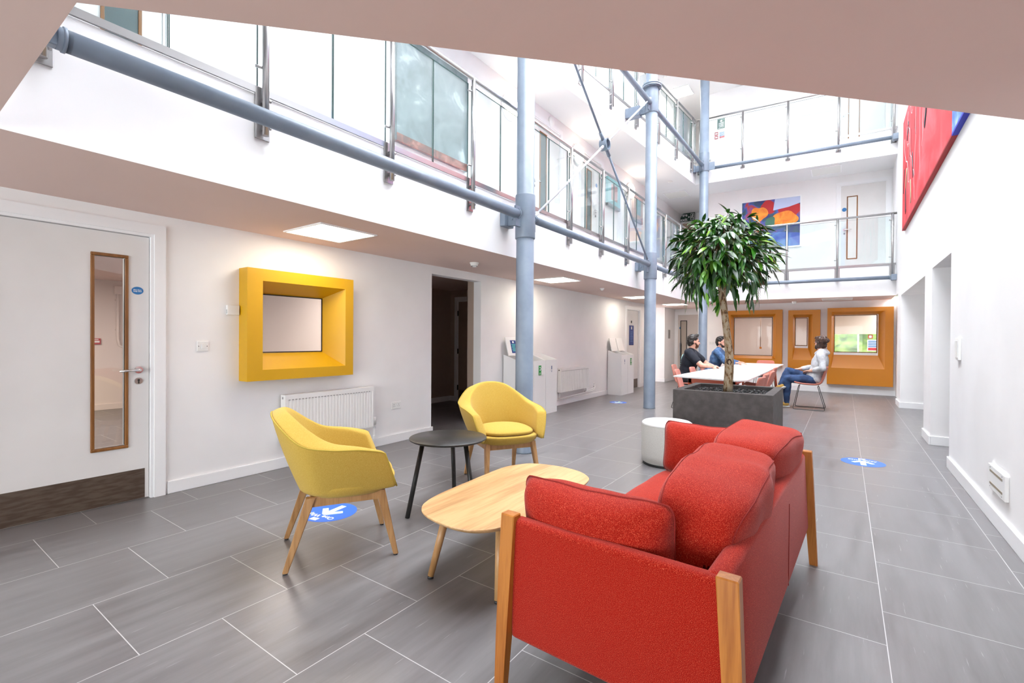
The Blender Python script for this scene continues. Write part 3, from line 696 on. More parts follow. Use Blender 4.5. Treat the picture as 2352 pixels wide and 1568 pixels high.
g.out('blue_print', M_sky_blue, o); G().box(-0.062, 0.062, -0.006, -0.004, -0.085, -0.035).out('red_print', M_redsign, o)
for z, lab in ((6.89, 'upper'), (6.79, 'lower')):
    o = signbox('fire_sign', '%s of two small red fire signs on the top floor wall' % lab, -2.92, z, 0.085, 0.085, M_redsign)
    G().box(-0.03, 0.03, -0.006, -0.004, -0.02, 0.02).out('pictogram', M_white, o)
o = signbox('wall_frame', 'small pale framed notice half hidden by the far column on the top floor', -3.03, 7.12, 0.12, 0.2, M_ledoff)
# fire exit sign
o = tag(G().box(-0.21, 0.21, -0.02, 0, -0.125, 0.125, 0.003).out('fire_exit_sign', M_dgreen), 'dark green fire exit sign with a running figure on the first floor', 'sign'); o.location = (-3.98, 15.055, 5.08-0.02)
o.location = (-3.98, 14.98, 5.02); G().box(-0.19, 0.19, 0, 0.08, -0.02, 0.02).out('bracket', M_trim, o)
text('Fire\nexit', 0.135, (-0.108, -0.0205, 0), (PI/2, 0, 0), M_white, 'lettering', o, bold=0.002)
g = G(); Y = (-0.0225, -0.0205)
g.box(0.09, 0.195, *Y, -0.10, -0.09).box(0.09, 0.10, *Y, -0.10, 0.10).box(0.185, 0.195, *Y, -0.10, 0.10).box(0.09, 0.195, *Y, 0.09, 0.10)
g.cyl((0.15, Y[0], 0.06), (0.15, Y[1], 0.06), 0.015, n=12)
def bar(g, a, b, w):
    d = Vector((b[0]-a[0], 0, b[1]-a[1])); n = Vector((-d.z, 0, d.x)).normalized()*w/2
    g.poly([(a[0]+n.x, Y[0], a[1]+n.z), (a[0]-n.x, Y[0], a[1]-n.z), (b[0]-n.x, Y[0], b[1]-n.z), (b[0]+n.x, Y[0], b[1]+n.z)])
bar(g, (0.145, 0.045), (0.135, -0.005), 0.022); bar(g, (0.135, 0), (0.165, -0.03), 0.014); bar(g, (0.165, -0.03), (0.155, -0.075), 0.012); bar(g, (0.135, 0), (0.115, -0.045), 0.014); bar(g, (0.115, -0.04), (0.10, -0.045), 0.012); bar(g, (0.14, 0.035), (0.17, 0.02), 0.01); bar(g, (0.14, 0.035), (0.115, 0.01), 0.01)
bar(g, (0.02, 0.0), (0.075, 0.0), 0.016); bar(g, (0.02, 0.0), (0.042, 0.025), 0.014); bar(g, (0.02, 0.0), (0.042, -0.025), 0.014)
g.out('pictogram', M_white, o)
# ================================================================ FURNITURE
def superq(a, b, c, n=4.0, seg=14, f=None):
    """cushion block: superquadric from a subdivided cube"""
    bm = bmesh.new(); bmesh.ops.create_cube(bm, size=2)
    bmesh.ops.subdivide_edges(bm, edges=bm.edges[:], cuts=seg, use_grid_fill=True)
    for v in bm.verts:
        p = v.co; d = Vector((p.x, p.y, p.z))
        s = (abs(d.x)**n+abs(d.y)**n+abs(d.z)**n)**(-1/n); q = d*s
        v.co = Vector((q.x*a, q.y*b, q.z*c))
        if f: v.co = f(v.co.copy())
    g = G(); g.bm.free(); g.bm = bm
    for fc in bm.faces: fc.smooth = True
    return g
def wrinkle(p, amp, sc_=6.0, seed=0):
    return noise.noise(Vector((p.x*sc_+seed, p.y*sc_, p.z*sc_)))*amp

# ---- sofa (local x: depth, front at -x; y: along)
sofa = thing('sofa', 'two-seat red tweed sofa with honey ash posts, seen from behind', 'sofa', (-0.575, 2.245, 0), math.radians(-2.3))
SL, SD = 0.90, 0.385
def panel(pts_a, pts_b, th, dirv, name):
    pass
def soft_box(x0, x1, y0, y1, z0, z1, r=0.03, seg=3, f=None):
    g = G(); bm = g.bm
    g.box(x0, x1, y0, y1, z0, z1)
    bmesh.ops.bevel(bm, geom=bm.edges[:], offset=r, segments=seg, profile=0.5, affect='EDGES')
    for v in bm.verts:
        if f: v.co = f(v.co.copy())
    for fc in bm.faces: fc.smooth = True
    return g
def splay(p):        # panels lean outwards towards the floor a little
    return p
for s in (-1, 1):
    soft_box(-SD+0.034, SD-0.02, min(s*SL, s*(SL-0.055)), max(s*SL, s*(SL-0.055)), 0.20, 0.625, 0.018).out('arm_panel', M_red, sofa)
def backf(p):
    k = (p.z-0.2)/0.43
    p.x += 0.0 if p.z < 0.30 else (-0.02*k)
    return p
soft_box(SD-0.065, SD, -SL+0.02, SL-0.02, 0.20, 0.63, 0.022, f=backf).out('back_panel', M_red, sofa)
tag_seam = G().box(SD-0.002, SD+0.0006, 0.10, 0.102, 0.21, 0.56); tag_seam.out('back_seam', mat('seam_dark_red', (0.22, 0.01, 0.006), 0.9), sofa)
G().box(-SD+0.03, SD-0.03, -SL+0.03, SL-0.03, 0.20, 0.30, 0.015).out('seat_base', M_red, sofa)
def post(x, y, sx, sy):
    g = G(); bm = g.bm
    # L-shaped slanted post: wide face on the arm side, tapering to the floor
    def sec(z):
        t = z/0.64; w = 0.040+0.018*t; d = 0.032+0.012*t
        ox = (0.030 if sx > 0 else -0.014)*(1-t); oy = sy*(0.018*(1-t))
        x1 = x+sx*0.012+ox; x0 = x1-sx*w; y1 = y+sy*0.014+oy; y0 = y1-sy*d
        return x0, x1, y0, y1
    rings = []
    for z in (0.0, 0.2, 0.45, 0.636, 0.640):
        x0, x1, y0, y1 = sec(z)
        if z == 0.640: x0 += sx*0.003; x1 -= sx*0.003; y0 += sy*0.003; y1 -= sy*0.003
        rings.append([bm.verts.new(p) for p in ((x0, y0, z), (x1, y0, z), (x1, y1, z), (x0, y1, z))])
    for A, B in zip(rings, rings[1:]):
        for i in range(4): bm.faces.new((A[i], A[(i+1) % 4], B[(i+1) % 4], B[i]))
    bm.faces.new(rings[0][::-1]); bm.faces.new(rings[-1])
    vert = [e for e in bm.edges if abs(e.verts[0].co.z-e.verts[1].co.z) > 0.005]
    bmesh.ops.bevel(bm, geom=vert, offset=0.0035, segments=1, affect='EDGES')
    return g
for x, y, sx, sy in ((SD, -SL, 1, -1), (-SD+0.014, -SL, -1, -1), (SD, SL, 1, 1), (-SD+0.014, SL, -1, 1)):
    post(x, y, sx, sy).out('leg', M_sofawood, sofa)
def seatf(p):
    if p.z > 0: p.z += 0.012*(1-(p.x/0.33)**2)*(1-(p.y/0.42)**2)
    if p.z > 0 and p.x < -0.1: p.z -= 0.10*max(0, (-p.x-0.1))**1.5
    p += Vector((wrinkle(p, 0.004), wrinkle(p, 0.004, 6, 3), wrinkle(p, 0.004, 6, 7))); return p
for k, y in enumerate((-0.425, 0.425)):
    o = superq(0.36, 0.425, 0.085, 6, f=seatf).out('seat_cushion', M_red, sofa); o.location = (-0.045, y, 0.375)
def seam_loop(a, b, c, n, kz, f, r=0.0022, count=72, axis='z'):
    pts = []
    for i in range(count):
        t = 2*PI*i/count; cx, cy = math.cos(t), math.sin(t)
        rem = (1-abs(kz)**n)**(1/n)
        s = (abs(cx)**n+abs(cy)**n)**(-1/n)*rem
        if axis == 'x': p = Vector((kz*a, cx*s*b, cy*s*c))
        elif axis == 'y': p = Vector((cx*s*a, kz*b, cy*s*c))
        else: p = Vector((cx*s*a, cy*s*b, kz*c))
        pts.append(f(p.copy())*1.002 if f else p)
    return G().tube(pts, r, n=6, closed=True)
M_seam = mat('seam_dark_red', (0.22, 0.01, 0.006), 0.9)
# back cushions: x thickness, y width, z height, leaning on the back
def backc(seed):
    def f(p):
        ky = 1-(p.y/0.43)**2; kz = 1-(p.z/0.24)**2
        p.x *= 0.80+0.30*max(0, ky)**0.6
        if p.z > 0: p.z += 0.012*ky-(0.055*max(0, -p.y/0.385)**2.2 if seed < 15 else 0.04*max(0, p.y/0.385)**2.2)
        p.z += wrinkle(p, 0.020, 5, seed); p.x += wrinkle(p, 0.022, 4.5, seed+5); p.y += wrinkle(p, 0.012, 8.0, seed+8); p.x += 0.006*math.sin(p.y*26+p.z*9)*max(0, 1-abs(p.z)/0.2)*0.6
        return p
    return f
for k, (y, yaw, zz) in enumerate(((-0.275, 0.04, 0.582), (0.495, -0.05, 0.596))):
    f = backc(11+k*9)
    o = superq(0.150, 0.420, 0.206, 6.0, f=f).out('back_cushion', M_red, sofa); o.location = (0.188, y, zz); o.rotation_euler = (0, math.radians(8), yaw)
    seam_loop(0.150, 0.420, 0.206, 6.0, 0.86, f, axis='x').out('seam', M_seam, o); seam_loop(0.150, 0.420, 0.206, 6.0, -0.80, f, r=0.0016, axis='x').out('seam', M_seam, o)
def pillow(a, c, T, seed, n=26):
    g = G(); bm = g.bm; S = {}
    def pos(i, j, s):
        u, v = -1+2*i/n, -1+2*j/n
        sq = (abs(u)**7+abs(v)**7)**(-1/7)*max(abs(u), abs(v)) if (u or v) else 1
        x = a*u*sq*(1-0.04*(1-v*v)); z = c*v*sq*(1-0.07*(1-u*u))
        th = T*((1-abs(u)**3.2)*(1-abs(v)**3.2))**0.55
        z += 0.012*u*u*(v > 0)*v
        p = Vector((x, s*th, z)); p.y += wrinkle(p, 0.012, 6, seed)*(th/T); p.z += wrinkle(p, 0.008, 7, seed+3); return p
    for s in (-1, 1):
        for i in range(n+1):
            for j in range(n+1):
                if s == 1 and (i in (0, n) or j in (0, n)): S[s, i, j] = S[-1, i, j]
                else: S[s, i, j] = bm.verts.new(pos(i, j, s))
        for i in range(n):
            for j in range(n):
                q = [S[s, i, j], S[s, i+1, j], S[s, i+1, j+1], S[s, i, j+1]]
                f = bm.faces.new(q); f.smooth = True
    edge = [S[-1, i, 0].co.copy() for i in range(n)]+[S[-1, n, j].co.copy() for j in range(n)]+[S[-1, n-i, n].co.copy() for i in range(n)]+[S[-1, 0, n-j].co.copy() for j in range(n)]
    return g, edge
for k, (y, rx) in enumerate(((-0.745, 0.13), (0.735, -0.13))):
    g, edge = pillow(0.290, 0.160, 0.115, 40+k*13)
    o = g.out('arm_cushion', M_red, sofa); o.location = (-0.100, y, 0.588); o.rotation_euler = (rx, 0, 0)
    G().tube(edge, 0.003, n=6, closed=True).out('seam', M_seam, o)

# ---- coffee table
HT = 0.385
ct = thing('coffee_table', 'low oak coffee table with a rounded lozenge top', 'coffee table', (-1.59, 2.24, 0))
def lozenge(n=114):
    # hull through measured edge points, rounded
    c = [(-0.174, -0.535), (-0.226, -0.462), (-0.264, -0.316), (-0.285, -0.019), (-0.298, 0.324), (-0.260, 0.457), (-0.190, 0.550), (-0.025, 0.594), (0.143, 0.574), (0.254, 0.500), (0.305, 0.406), (0.330, 0.184), (0.335, -0.16), (0.305, -0.45), (0.232, -0.572), (0.127, -0.613), (-0.003, -0.607), (-0.105, -0.581)]
    m = len(c); out = []
    for i in range(m):
        p0, p1, p2, p3 = (Vector((*c[(i+k-1) % m], 0)) for k in range(4))
        for j in range(n//m):
            t = j/(n//m)
            q = 0.5*((2*p1)+(-p0+p2)*t+(2*p0-5*p1+4*p2-p3)*t*t+(-p0+3*p1-3*p2+p3)*t**3)
            out.append((q.x, q.y))
    return out
LZ = lozenge()
g = G(); bm = g.bm
prof = [(0.965, HT-0.024), (0.990, HT-0.013), (1.0, HT-0.005), (0.998, HT-0.001), (0.992, HT)]
rings = [[bm.verts.new((x*k, y*k, z)) for x, y in LZ] for k, z in prof]
for A, B in zip(rings, rings[1:]):
    for i in range(len(LZ)): bm.faces.new((A[i], A[(i+1) % len(LZ)], B[(i+1) % len(LZ)], B[i]))
bm.faces.new(rings[0][::-1]); bm.faces.new(rings[-1])
g.out('table_top', M_oak, ct)
for (x0, y0, x1, y1) in ((-0.13, -0.38, -0.175, -0.465), (0.20, -0.36, 0.25, -0.445), (0.17, 0.36, 0.21, 0.445), (-0.17, 0.36, -0.22, 0.445)):
    o = G().cyl((x0, y0, HT-0.024), (x1, y1, 0.012), 0.023, 0.0165, n=24).out('leg', M_oakz, ct)
    G().cyl((x1, y1, 0.012), (x1+0.001, y1-0.002, 0.0), 0.016, n=16).out('glide', M_black, o)

# ---- black side table
st = thing('side_table', 'round matt black side table between the two yellow armchairs', 'side table', (-2.355, 2.54, 0))
M_bt = noise_mix(mat('matt_black_top', rough=0.38), (0.014, 0.013, 0.012), (0.022, 0.020, 0.018), 20)
G().lathe([(0, 0.522), (0.265, 0.522), (0.279, 0.530), (0.280, 0.536), (0.276, 0.54), (0, 0.54)], n=64).out('table_top', M_bt, st)
for a, r in ((math.radians(-116.6), 0.32), (math.radians(-8), 0.32), (math.radians(123), 0.32)):
    o = G().cyl((0.19*math.cos(a), 0.19*math.sin(a), 0.523), ((r-0.02)*math.cos(a), (r-0.02)*math.sin(a), 0.0), 0.0165, n=20).out('leg', M_bt, st)

# ---- yellow tub armchair, facing local +y
RIM = [(-0.335, 0.205, 0.622), (-0.352, 0.08, 0.648), (-0.354, -0.09, 0.662), (-0.326, -0.225, 0.695), (-0.195, -0.338, 0.795), (0, -0.368, 0.828)]
BOT = [(-0.268, 0.288, 0.398), (-0.272, 0.15, 0.390), (-0.264, 0.0, 0.384), (-0.236, -0.125, 0.382), (-0.13, -0.200, 0.380), (0, -0.218, 0.380)]
RIN = [(-0.262, 0.185, 0.612), (-0.276, 0.07, 0.652), (-0.262, -0.065, 0.685), (-0.226, -0.165, 0.750), (-0.125, -0.262, 0.832), (0, -0.292, 0.852)]
BIN = [(-0.225, 0.250, 0.440), (-0.235, 0.12, 0.440), (-0.228, -0.01, 0.440), (-0.195, -0.11, 0.440), (-0.11, -0.168, 0.440), (0, -0.180, 0.440)]
def cr(pts, t):
    n = len(pts)-1; x = t*n; i = min(int(x), n-1); u = x-i
    p = [Vector(pts[min(max(i+k-1, 0), n)]) for k in range(4)]
    if i == 0: p[0] = 2*p[1]-p[2]
    if i == n-1: p[3] = 2*p[2]-p[1]
    return 0.5*((2*p[1])+(-p[0]+p[2])*u+(2*p[0]-5*p[1]+4*p[2]-p[3])*u*u+(-p[0]+3*p[1]-3*p[2]+p[3])*u**3)
def full(P): return [Vector(p) for p in P]+[Vector((-p[0], p[1], p[2])) for p in P[:-1]][::-1]
def armchair(label, x, y, heading, scale=1.0):
    t = thing('armchair', label, 'armchair', (x, y, 0), math.radians(heading-90), 'yellow tub armchairs')
    g = G(); bm = g.bm; F = [full(P) for P in (BOT, RIM, RIN, BIN)]; K = 48
    rings = []
    for k in range(K+1):
        u = k/K
        b, r, ri, bi = (cr(P, u) for P in F)
        up = Vector((0, 0, 1)); outv = (r-ri); outv.z = 0; outv.normalize()
        s = [b, b.lerp(r, 0.06)+outv*0.002, b.lerp(r, 0.35)+outv*0.012, b.lerp(r, 0.70)+outv*0.012, b.lerp(r, 0.95)+outv*0.004, r,
             r.lerp(ri, 0.12)+up*0.006, r.lerp(ri, 0.5)+up*0.012, r.lerp(ri, 0.88)+up*0.006, ri-up*0.004,
             ri.lerp(bi, 0.12), ri.lerp(bi, 0.45)-outv*0.006, ri.lerp(bi, 0.8)-outv*0.006, bi, bi.lerp(b, 0.5)]
        rings.append([bm.verts.new(p) for p in s])
    m = len(rings[0])
    for A, B in zip(rings, rings[1:]):
        for i in range(m): bm.faces.new((A[i], A[(i+1) % m], B[(i+1) % m], B[i]))
    # closed arm fronts, slightly rounded
    for R_, dy in ((rings[0], 1), (rings[-1], 1)):
        c = sum((v.co for v in R_), Vector())/m
        inner = [bm.verts.new(v.co.lerp(c, 0.14)+Vector((0, 0.012, 0.004))) for v in R_]
        for i in range(m): bm.faces.new((R_[i], R_[(i+1) % m], inner[(i+1) % m], inner[i]))
        bm.faces.new(inner)
    g.out('shell', M_yel, t, smooth=True, mods=[('SUBSURF', dict(levels=1, render_levels=1))])
    # piping on the outer rim and the arm fronts
    pts = [cr(F[1], k/60)+Vector((0, 0, 0.001)) for k in range(61)]
    c0 = [Vector((-1, 0, 0))]
    fl = [cr(F[0], 0).lerp(cr(F[1], 0), u)+Vector((-0.008*math.sin(PI*u), 0.004, 0)) for u in (0.05, 0.3, 0.6, 0.85, 0.97)]
    fr = [Vector((-p.x, p.y, p.z)) for p in fl][::-1]
    G().tube(fl+pts[1:-1]+fr, 0.0042, n=8).out('piping', mat('mustard_piping', (0.42, 0.30, 0.04), 0.9), t)
    # seat pan with a curved front lip
    def pan(z0, z1, k, name, m_, bev=0.012):
        ol = []
        for i in range(40):
            a = 2*PI*i/40; cx, cy = math.cos(a), math.sin(a); n = 2.6
            s = (abs(cx)**n+abs(cy)**n)**(-1/n); ol.append((cx*s*0.292*k, 0.045+cy*s*0.272*k))
        g = G(); bm = g.bm; zz = [(0.78, z0), (0.87, z0+0.006), (0.94, z0+0.024), (0.985, z0+0.05), (1.0, z1-0.012), (0.985, z1-0.003), (0.95, z1)]
        rr = [[bm.verts.new((x*q, 0.045+(y-0.045)*q, z)) for x, y in ol] for q, z in zz]
        for A, B in zip(rr, rr[1:]):
            for i in range(40): bm.faces.new((A[i], A[(i+1) % 40], B[(i+1) % 40], B[i]))
        bm.faces.new(rr[0][::-1]); bm.faces.new(rr[-1])
        return g.out(name, m_, t, smooth=True)
    pan(0.368, 0.446, 1.0, 'seat_pan', M_yel)
    def cf(p):
        p.y += 0.0; k = 1-(p.x/0.245)**2-(p.y/0.25)**2
        if p.z > 0: p.z += 0.018*max(0, k)
        return p
    o = superq(0.236, 0.238, 0.032, 2.7, seg=12, f=cf).out('seat_cushion', M_yel, t); o.location = (0, 0.065, 0.466)
    # timber underframe
    g = G(); g.box(-0.20, 0.20, 0.195, 0.215, 0.325, 0.382).box(-0.19, 0.19, -0.165, -0.145, 0.325, 0.382)
    for s in (-1, 1):
        g.prism([(s*0.196, -0.17), (s*0.218, -0.17), (s*0.218, 0.22), (s*0.196, 0.22)], 0.330, 0.384)
    g.out('underframe', M_oakz, t)
    for sx in (-1, 1):
        for sy in (-1, 1):
            tx, ty = sx*0.207, (0.205 if sy > 0 else -0.165); bx, by = sx*0.240, (0.290 if sy > 0 else -0.290)
            g = G(); bm = g.bm
            T = [bm.verts.new((tx+a*0.020, ty+b*0.026, 0.382)) for a, b in ((-1, -1), (1, -1), (1, 1), (-1, 1))]
            B = [bm.verts.new((bx+a*0.013, by+b*0.014, 0.008)) for a, b in ((-1, -1), (1, -1), (1, 1), (-1, 1))]
            for i in range(4): bm.faces.new((B[i], B[(i+1) % 4], T[(i+1) % 4], T[i]))
            bm.faces.new(T); bm.faces.new(B[::-1])
            bmesh.ops.bevel(bm, geom=[e for e in bm.edges if abs(e.verts[0].co.z-e.verts[1].co.z) > 0.1], offset=0.004, segments=2, affect='EDGES')
            o = g.out('leg', M_oakz, t)
            G().cyl((bx, by, 0.008), (bx, by, 0.0), 0.012, n=12).out('glide', M_black, o)
    return t
armchair('yellow tub armchair turned side-on, nearest the white door', -2.478, 1.72, 60)
armchair('yellow tub armchair facing the camera, in front of the first steel column', -2.487, 3.37, -32)

# ---- pouf
pf = thing('pouf', 'pale grey round fabric pouf beside the dark planter', 'pouf', (-1.47, 4.83, 0))
G().lathe([(0, 0.018), (0.225, 0.018), (0.245, 0.03), (0.25, 0.10), (0.25, 0.36), (0.246, 0.395)], n=56).out('body', M_pouf, pf)
G().lathe([(0.246, 0.395), (0.249, 0.40), (0.243, 0.418), (0.225, 0.43), (0.12, 0.436), (0, 0.438)], n=56).out('top', mat('pouf_top_wool', (0.72, 0.72, 0.71), 0.95), pf)
G().lathe([(0, 0), (0.235, 0), (0.235, 0.018), (0, 0.018)], n=48).out('plinth', M_black, pf)
g = G()
for a0 in range(-6, 6):
    pass
g.lathe([(0.2507, 0.03), (0.2507, 0.20)], n=56)
bmesh.ops.delete(g.bm, geom=[f for f in g.bm.faces if not (-1.15 < math.atan2(f.calc_center_median().y, f.calc_center_median().x) < -0.35)], context='FACES')
def archtop(v):
    a = math.atan2(v.co.y, v.co.x); u = (a+0.75)/0.42
    if v.co.z > 0.1: v.co.z = 0.04+0.24*math.sqrt(max(0, 1-u*u))
for v in g.bm.verts: archtop(v)
g.out('grey_inset', mat('pouf_inset_wool', (0.10, 0.12, 0.135), 0.95), pf)

# ---- planter and tree
pl = thing('planter', 'big square dark concrete planter holding the leafy tree', 'planter', (-1.085, 5.915, 0), math.radians(0.5))
M_conc = noise_mix(mat('dark_concrete', rough=0.75), (0.055, 0.046, 0.043), (0.085, 0.073, 0.069), 14, 6, 0.35, 0.65, bump=0.3)
a, b = 0.497, 0.515
g = G(); bm = g.bm
def rect(hx, hy, z): return [bm.verts.new(p) for p in ((-hx, -hy, z), (hx, -hy, z), (hx, hy, z), (-hx, hy, z))]
rr = [rect(a-0.004, b-0.004, 0.0), rect(a, b, 0.004), rect(a, b, 0.697), rect(a-0.003, b-0.003, 0.70), rect(a-0.085, b-0.085, 0.70), rect(a-0.088, b-0.088, 0.696), rect(a-0.088, b-0.088, 0.60)]
for A, B in zip(rr, rr[1:]):
    for i in range(4): bm.faces.new((A[i], A[(i+1) % 4], B[(i+1) % 4], B[i]))
bm.faces.new(rr[0][::-1]); bm.faces.new(rr[-1]); g.out('box', M_conc, pl)
g = G(); r2 = random.Random(3)
M_peb = noise_mix(mat('black_pebbles', rough=0.35), (0.008, 0.008, 0.009), (0.05, 0.05, 0.055), 60, lo=0.5, hi=0.75)
for k in range(900):
    x = r2.uniform(-a+0.10, a-0.10); y = r2.uniform(-b+0.10, b-0.10)
    if math.hypot(x+0.02, y-0.03) < 0.06: continue
    m4 = Matrix.Translation((x, y, 0.652+r2.uniform(-0.008, 0.010))) @ Matrix.Rotation(r2.uniform(0, 6), 4, 'Z') @ Matrix.Rotation(r2.uniform(-0.5, 0.5), 4, 'X') @ Matrix.Diagonal((r2.uniform(0.011, 0.020), r2.uniform(0.008, 0.014), 0.008, 1))
    bmesh.ops.create_icosphere(g.bm, subdivisions=1, radius=1, matrix=m4)
g.box(-a+0.088, a-0.088, -b+0.088, b-0.088, 0.60, 0.652)
q = g.out('pebbles', M_peb, pl, smooth=True); q['kind'] = 'stuff'

tree = thing('potted_tree', 'leafy standard tree with a pale knotty trunk in the dark planter', 'tree', (-1.108, 5.95, 0.655))
M_bark = mat('mottled_bark', rough=0.8); N, L, bs = nodes(M_bark)
tc = N.new('ShaderNodeTexCoord'); mp = N.new('ShaderNodeMapping'); mp.inputs['Scale'].default_value = (1, 1, 0.45); L.new(tc.outputs['Object'], mp.inputs[0])
vn = N.new('ShaderNodeTexNoise'); vn.inputs['Scale'].default_value = 30; vn.inputs['Detail'].default_value = 8; vn.inputs['Roughness'].default_value = 0.65; L.new(mp.outputs[0], vn.inputs['Vector'])
rp = N.new('ShaderNodeValToRGB'); e = rp.color_ramp.elements; e[0].position = 0.38; e[0].color = (0.045, 0.020, 0.008, 1); e[1].position = 0.54; e[1].color = (0.40, 0.32, 0.22, 1); k_ = e.new(0.45); k_.color = (0.24, 0.13, 0.05, 1)
L.new(vn.outputs[0], rp.inputs[0]); L.new(rp.outputs[0], bs.inputs['Base Color'])
bp = N.new('ShaderNodeBump'); bp.inputs['Strength'].default_value = 0.6; bp.inputs['Distance'].default_value = 0.004; L.new(vn.outputs[0], bp.inputs['Height']); L.new(bp.outputs[0], bs.inputs['Normal'])
ZT = 0.655
tp = [(0.0, 0, -0.02), (0.002, 0, 0.10), (0.012, 0, 0.30), (0.010, 0, 0.45), (-0.012, 0, 0.65), (-0.045, 0, 0.9), (-0.070, 0, 1.1), (-0.078, 0, 1.25), (-0.06, 0.02, 1.45)]
g = G().tube(tp, [0.053, 0.050, 0.050, 0.046, 0.042, 0.038, 0.040, 0.045, 0.030], n=18)
for v in g.bm.verts: v.co += v.co.normalized()*0; v.co.x += wrinkle(v.co, 0.006, 14); v.co.y += wrinkle(v.co, 0.006, 14, 9)
g.out('trunk', M_bark, tree, smooth=True)
o = G().lathe([(0.0, -0.004), (0.014, -0.002), (0.020, 0.006), (0.026, 0.004), (0.031, -0.006)], n=18).out('knot', mat('knot_dark_wood', (0.05, 0.02, 0.008), 0.8), tree)
o.location = (0.020, -0.046, 0.35); o.rotation_euler = (PI/2+0.1, 0, 0.35); o.scale = (0.9, 1.25, 1)
# branches and leaves
M_leaf = mat('glossy_leaf', rough=0.28, spec=0.6); N, L, bs = nodes(M_leaf)
ge = N.new('ShaderNodeNewGeometry'); rp = N.new('ShaderNodeValToRGB'); e = rp.color_ramp.elements
e[0].position = 0.0; e[0].color = (0.008, 0.035, 0.005, 1); e[1].position = 1.0; e[1].color = (0.22, 0.40, 0.02, 1)
for pz, cc in ((0.45, (0.015, 0.075, 0.008, 1)), (0.72, (0.035, 0.15, 0.012, 1)), (0.92, (0.09, 0.26, 0.02, 1))):
    x_ = e.new(pz); x_.color = cc
L.new(ge.outputs['Random Per Island'], rp.inputs[0]); L.new(rp.outputs[0], bs.inputs['Base Color'])
bs.inputs['Subsurface Weight'].default_value = 0.0
rt = random.Random(21)
br = G(); lv = G()
def leaf(p, d, L_, w, nrm):
    d = d.normalized(); side = d.cross(nrm)
    if side.length < 1e-3: side = d.orthogonal()
    side.normalize(); nrm = side.cross(d).normalized()
    n = 6; rows = []
    droop = rt.uniform(0.1, 0.45); fold = rt.uniform(0.15, 0.4); tw = rt.uniform(-0.3, 0.3)
    for i in range(n+1):
        t = i/n; c = p+d*(L_*t)+Vector((0, 0, -1))*(droop*L_*t*t)
        ww = w*math.sin(PI*min(1, t*0.93+0.03))**0.75*(1-0.45*t*t) if 0 < i < n else 0.0008
        s2 = side*math.cos(tw*t)+nrm*math.sin(tw*t)
        rows.append([lv.bm.verts.new(c-s2*ww+nrm*fold*ww), lv.bm.verts.new(c), lv.bm.verts.new(c+s2*ww+nrm*fold*ww)])
    for A, B in zip(rows, rows[1:]):
        for k in (0, 1):
            f = lv.bm.faces.new((A[k], A[k+1], B[k+1], B[k])); f.smooth = True
top = Vector((-0.07, 0.0, 1.30)); cen = Vector((-0.09, 0.0, 1.60))
nb = 128
for k in range(nb):
    # directions spread over an umbrella-shaped crown
    u = (k+0.5)/nb; th = k*2.399963; el = math.asin(1-1.75*u)
    dr = Vector((math.cos(th)*math.cos(el), math.sin(th)*math.cos(el), math.sin(el)))
    R_ = rt.uniform(0.40, 0.53); tip = cen+Vector((dr.x*R_*1.08, dr.y*R_*0.95, dr.z*R_*0.98))
    if dr.z < 0: tip.z = cen.z+dr.z*0.55
    if dr.z < -0.55 and rt.random() < 0.75: continue
    m0 = top.lerp(cen, 0.5)+dr*0.12; m1 = cen+dr*R_*0.6+Vector((0, 0, 0.10))
    pth = [top+dr*0.02, m0, m1, tip]
    br.tube(pth, [0.012, 0.008, 0.005, 0.0025], n=6)
    for t in [0.18, 0.3, 0.42, 0.52, 0.62, 0.7, 0.78, 0.84, 0.9, 0.95, 0.98, 1.0, 1.0, 1.0]:
        x = t*3; i = min(int(x), 2); q = pth[i].lerp(pth[i+1], x-i)
        hd = Vector((dr.x+rt.uniform(-0.8, 0.8), dr.y+rt.uniform(-0.8, 0.8), rt.uniform(-1.5, 0.25)+0.55*dr.z))
        nr = Vector((dr.x*0.7+rt.uniform(-0.4, 0.4), dr.y*0.7+rt.uniform(-0.4, 0.4), 0.8))
        leaf(q, hd, rt.uniform(0.11, 0.18), rt.uniform(0.021, 0.030), nr)
for k in range(16):       # loose hanging shoots around the underside and a few yellowing leaves on the trunk
    th = k*2.4; q = Vector((-0.09+math.cos(th)*rt.uniform(0.30, 0.52), math.sin(th)*rt.uniform(0.25, 0.5), rt.uniform(1.02, 1.2)))
    for j in range(7): leaf(q+Vector((rt.uniform(-.02, .02), rt.uniform(-.02, .02), 0.04*j)), Vector((rt.uniform(-.5, .5), rt.uniform(-.5, .5), -1.3)), rt.uniform(0.11, 0.15), rt.uniform(0.016, 0.021), Vector((math.cos(th), math.sin(th), 0.3)))
for k in range(8): leaf(Vector((-0.115+rt.uniform(-.02, .02), -0.03, 0.98+k*0.03)), Vector((rt.uniform(-1, 0.2), -0.6, -0.4)), 0.09, 0.014, Vector((0, -1, 0.5)))
br.out('branches', M_bark, tree, smooth=True)
lv.out('foliage', M_leaf, tree)

